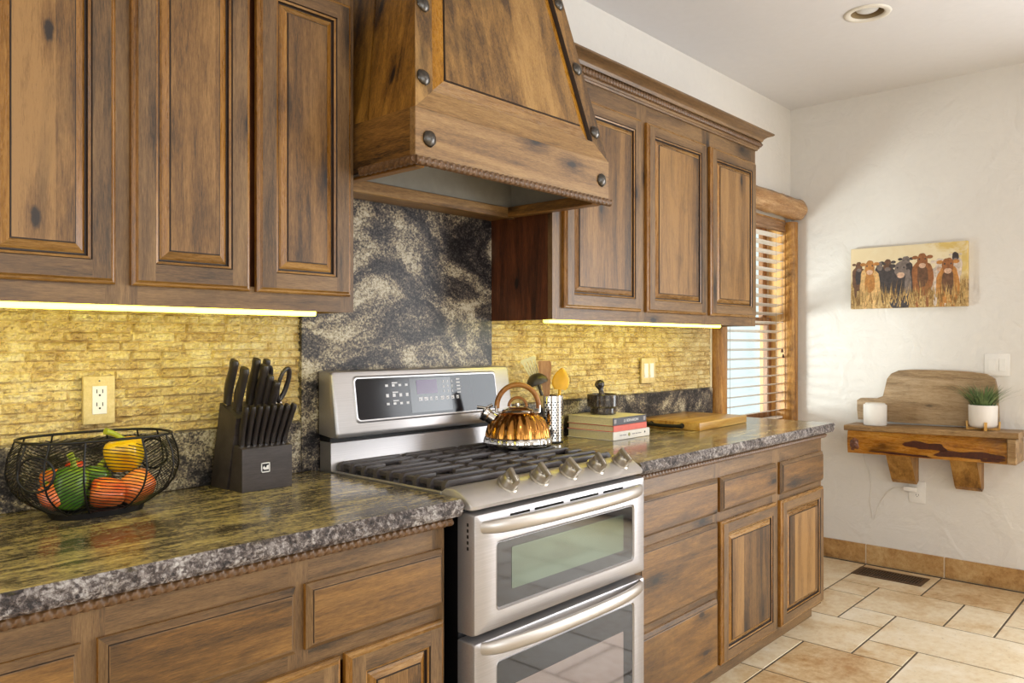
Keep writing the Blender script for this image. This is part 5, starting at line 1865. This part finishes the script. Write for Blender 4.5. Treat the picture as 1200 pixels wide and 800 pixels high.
# ------------------------------------------------------------------ rustic wall shelf
sh = thing('rustic_shelf', 'rustic wooden wall shelf with glossy bark beam and two brackets', 'shelf', (-0.001, -0.80, 0.66))
beam_w = wood('peeled_beam', (96, 44, 12), (172, 112, 36), (208, 150, 66), 'y', knots=1.2, streak=0.9, rough=0.28)
top_w = wood('shelf_top_wood', (92, 66, 38), (146, 112, 70), (184, 152, 108), 'y', knots=0.8, streak=0.5)
live_w = wood('live_edge_wood', (112, 86, 58), (158, 130, 94), (186, 160, 126), 'y', knots=0.5, streak=0.3, rough=0.5)
brk_w = wood('bracket_wood', (104, 68, 24), (160, 114, 50), (190, 146, 80), 'z', knots=0.8, streak=0.5)
b = MB()
def edge(y): return -0.205 + 0.004 * nz(y * 9, 2.2, 0.5) + 0.003 * nz(y * 31, 1.2, 0.5)
N = 44
ya, yb_ = -0.398, -1.248
vs, fs = [], []
for i in range(N + 1):
    y = ya + (yb_ - ya) * i / N
    zt = 0.822 + 0.018 * i / N
    e = edge(y)
    for (x, z) in ((-0.001, zt), (e + 0.004, zt), (e, zt - 0.006), (e, zt - 0.026), (e + 0.003, zt - 0.030), (-0.001, zt - 0.030)):
        vs.append((x, y, z))
for i in range(N):
    for j in range(6):
        fs.append((i * 6 + j, i * 6 + (j + 1) % 6, (i + 1) * 6 + (j + 1) % 6, (i + 1) * 6 + j))
fs += [tuple(range(6)), tuple(N * 6 + j for j in range(6))]
b.add(vs, fs); b.build('shelf_top', [top_w], sh, world=True, smooth=25)
b = MB()
ya, yb_ = -0.412, -1.196
vs, fs = [], []
M_ = 8
for i in range(N + 1):
    y = ya + (yb_ - ya) * i / N
    zt = 0.791 + 0.017 * i / N
    zb2 = 0.664 + 0.012 * i / N
    row = []
    for j in range(M_ + 1):
        z = zb2 + (zt - zb2) * j / M_
        bl = 0.010 * math.sin(PI * j / M_)
        row.append((-0.182 - bl + 0.004 * nz(y * 14, z * 30, 1.0) + 0.003 * nz(y * 40, z * 60, 5.0), y, z))
    row.append((-0.001, y, zt)); row.append((-0.001, y, zb2))
    vs += row
n = M_ + 3
for i in range(N):
    for j in range(n):
        fs.append((i * n + j, i * n + (j + 1) % n, (i + 1) * n + (j + 1) % n, (i + 1) * n + j))
fs += [tuple(range(n)), tuple(N * n + j for j in range(n))]
b.add(vs, fs); b.build('front_beam', [beam_w], sh, world=True, smooth=30)
b = MB(); b.box(-0.196, -0.001, -1.238, -1.1965, 0.677, 0.808, 0, 0.004); b.build('end_block', [top_w], sh, world=True, smooth=25)
# dark peeled bark islands on the beam face, a broken knot at the left end
bark = plain('dark_bark', (72, 32, 16), 0.4, var=0.35, vs=60)
b = MB()
def bark_patch(yc, zc, hw, hh, sd):
    pts = []
    for i in range(26):
        a = 2 * PI * i / 26
        q = 1 + 0.25 * math.sin(2 * a + sd) + 0.16 * math.sin(5 * a + sd * 2)
        pts.append((yc + hw * q * math.copysign(abs(math.cos(a)) ** 0.8, math.cos(a)), zc + hh * q * math.copysign(abs(math.sin(a)) ** 0.7, math.sin(a))))
    def zlim(y, z):
        i = (y - ya) / (yb_ - ya)
        return max(0.668 + 0.012 * i, min(0.785 + 0.017 * i, z))
    pts = [(max(yb_ + 0.004, min(ya - 0.004, y)), zlim(y, z)) for y, z in pts]
    b.prism(pts, 'x', -0.1955, -0.180)
bark_patch(-0.82, 0.738, 0.085, 0.022, 1.0); bark_patch(-1.02, 0.708, 0.13, 0.020, 2.3); bark_patch(-0.70, 0.682, 0.13, 0.006, 0.5); bark_patch(-1.13, 0.690, 0.05, 0.008, 3.3)
b.build('bark', [bark], sh, world=True, smooth=20, merge=0)
b = MB()
def knot(u, v):
    a = 2 * PI * u
    r = 0.040 * (1 + 0.25 * nz(math.cos(a) * 2, math.sin(a) * 2, 3.3)) * (1 - v) ** 0.6
    return (-0.184 - 0.020 * v + 0.006 * nz(u * 9, v * 5, 2.0), -0.452 + r * math.cos(a) * 0.85, 0.717 + r * math.sin(a))
b.grid(knot, 24, 8); b.build('knot', [plain('bark_knot', (110, 66, 44), 0.35, var=0.6, vs=60)], sh, world=True, smooth=60)
# brackets: thick slanted boards
for yc in (-0.665, -0.985):
    b = MB()
    prof = [(-0.165, 0.675), (-0.001, 0.675), (-0.001, 0.515), (-0.035, 0.500), (-0.060, 0.520)]
    b.prism(prof, 'y', yc - 0.072, yc + 0.055)
    o_ = len(b.v)
    b.build('bracket', [brk_w], sh, world=True)
# live-edge back board
b = MB()
out = [(-0.418, 0.8425), (-0.412, 0.90), (-0.412, 0.955), (-0.432, 0.968), (-0.52, 0.970), (-0.555, 0.985), (-0.566, 1.03), (-0.578, 1.085), (-0.600, 1.115), (-0.640, 1.134), (-0.70, 1.140), (-0.80, 1.140), (-0.90, 1.140), (-1.00, 1.135), (-1.075, 1.125), (-1.112, 1.10), (-1.122, 1.05), (-1.128, 0.95), (-1.130, 0.90), (-1.128, 0.8425), (-0.85, 0.8395), (-0.60, 0.8400)]
b.prism(out, 'x', -0.030, -0.001)
tag(b.build('live_edge_board', [live_w]), 'live-edge wooden board standing against the wall on the rustic shelf', 'board')

t = thing('canister', 'small white ribbed canister at the left end of the wall shelf', 'canister', (-0.125, -0.543, 0.8265))
b = MB()
b.lathe([(0.0, 0.0), (0.058, 0.0), (0.0605, 0.003), (0.0605, 0.112), (0.0585, 0.116), (0.050, 0.1165), (0.0, 0.1155)], 48, rmod=lambda a, z, i: 1 + (0.012 * math.cos(24 * a) if 0 < i < 4 else 0), cap=False)
b.build('body', [plain('matte_white', (238, 234, 228), 0.5, var=0.02)], t, smooth=50)
b = MB(); b.lathe([(0.052, 0.1168), (0.053, 0.120), (0.050, 0.123), (0.0, 0.1235)], 40, cap=False); b.build('lid', [plain('matte_white_lid', (232, 228, 222), 0.5, var=0.02)], t, smooth=40)

t = thing('plant_pot', 'white round pot of grass-like plant in wooden stand on shelf', 'plant', (-0.112, -1.075, 0.8375))
pot_m = plain('white_ceramic', (236, 230, 224), 0.35, var=0.02)
b = MB(); b.lathe([(0.0, 0.012), (0.048, 0.012), (0.060, 0.018), (0.066, 0.030), (0.067, 0.128), (0.065, 0.130), (0.061, 0.128), (0.060, 0.115), (0.0, 0.112)], 48, cap=False); b.build('pot', [pot_m], t, smooth=45)
stand_m = wood('bamboo_stand', (150, 100, 34), (204, 150, 66), (224, 180, 100), 'z', knots=0, streak=0)
b = MB()
for a in (0.35, 0.35 + PI / 2):
    b2 = MB(); b2.box(-0.074, 0.074, -0.0065, 0.0065, 0.0, 0.0115); b2.xf(Matrix.Rotation(a, 4, 'Z'))
    b.add(b2.v, b2.f)
sd_ = b.build('stand', [stand_m], t, merge=0)
for q in range(4):
    a = 0.35 + q * PI / 2
    b = MB(); b.prism([(0.068, 0.0), (0.076, 0.0), (0.079, 0.044), (0.071, 0.044)], 'y', -0.0065, 0.0065); b.xf(Matrix.Rotation(a, 4, 'Z')); b.build('foot', [stand_m], sd_)
leafs = []
k = NT('grass_leaf'); oi = k.coord()
f = k.noise(oi, 20, 3)
leaf_m = k.out(k.ramp(f, [(0.3, lin((54, 78, 46))), (0.5, lin((92, 118, 70))), (0.7, lin((142, 160, 104)))]), 0.5)
b = MB()
rnd = random.Random(11)
for i in range(150):
    a = rnd.random() * 2 * PI
    r0 = 0.052 * math.sqrt(rnd.random())
    sp = (r0 / 0.052) ** 1.4
    L = 0.085 + 0.045 * rnd.random() * (1 + 0.5 * sp)
    out_ = 0.20 + 0.95 * sp * (0.5 + 0.7 * rnd.random())
    d = Vector((math.cos(a), math.sin(a), 0))
    sd = Vector((-math.sin(a), math.cos(a), 0))
    base_p = d * r0 + Vector((0, 0, 0.112))
    pts = []
    for s in (0, 0.25, 0.5, 0.75, 1.0):
        p = base_p + d * (L * out_ * s ** 1.5) + Vector((0, 0, L * (s - 0.22 * sp * s * s)))
        p.x = min(p.x, 0.078)
        pts.append(p)
    w = 0.0030
    o = len(b.v)
    vs = []
    for q, p in enumerate(pts):
        ww = w * (1.0, 1.0, 0.85, 0.55, 0.08)[q]
        vs += [p - sd * ww, p + Vector((0, 0, 0.0006)) + d * 0.0008, p + sd * ww]
    fs = []
    for q in range(4):
        fs += [(q * 3, q * 3 + 1, q * 3 + 4, q * 3 + 3), (q * 3 + 1, q * 3 + 2, q * 3 + 5, q * 3 + 4)]
    b.add(vs, fs)
lf = b.build('grass_leaves', [leaf_m], t, smooth=80, merge=0)
lf['kind'] = 'stuff'
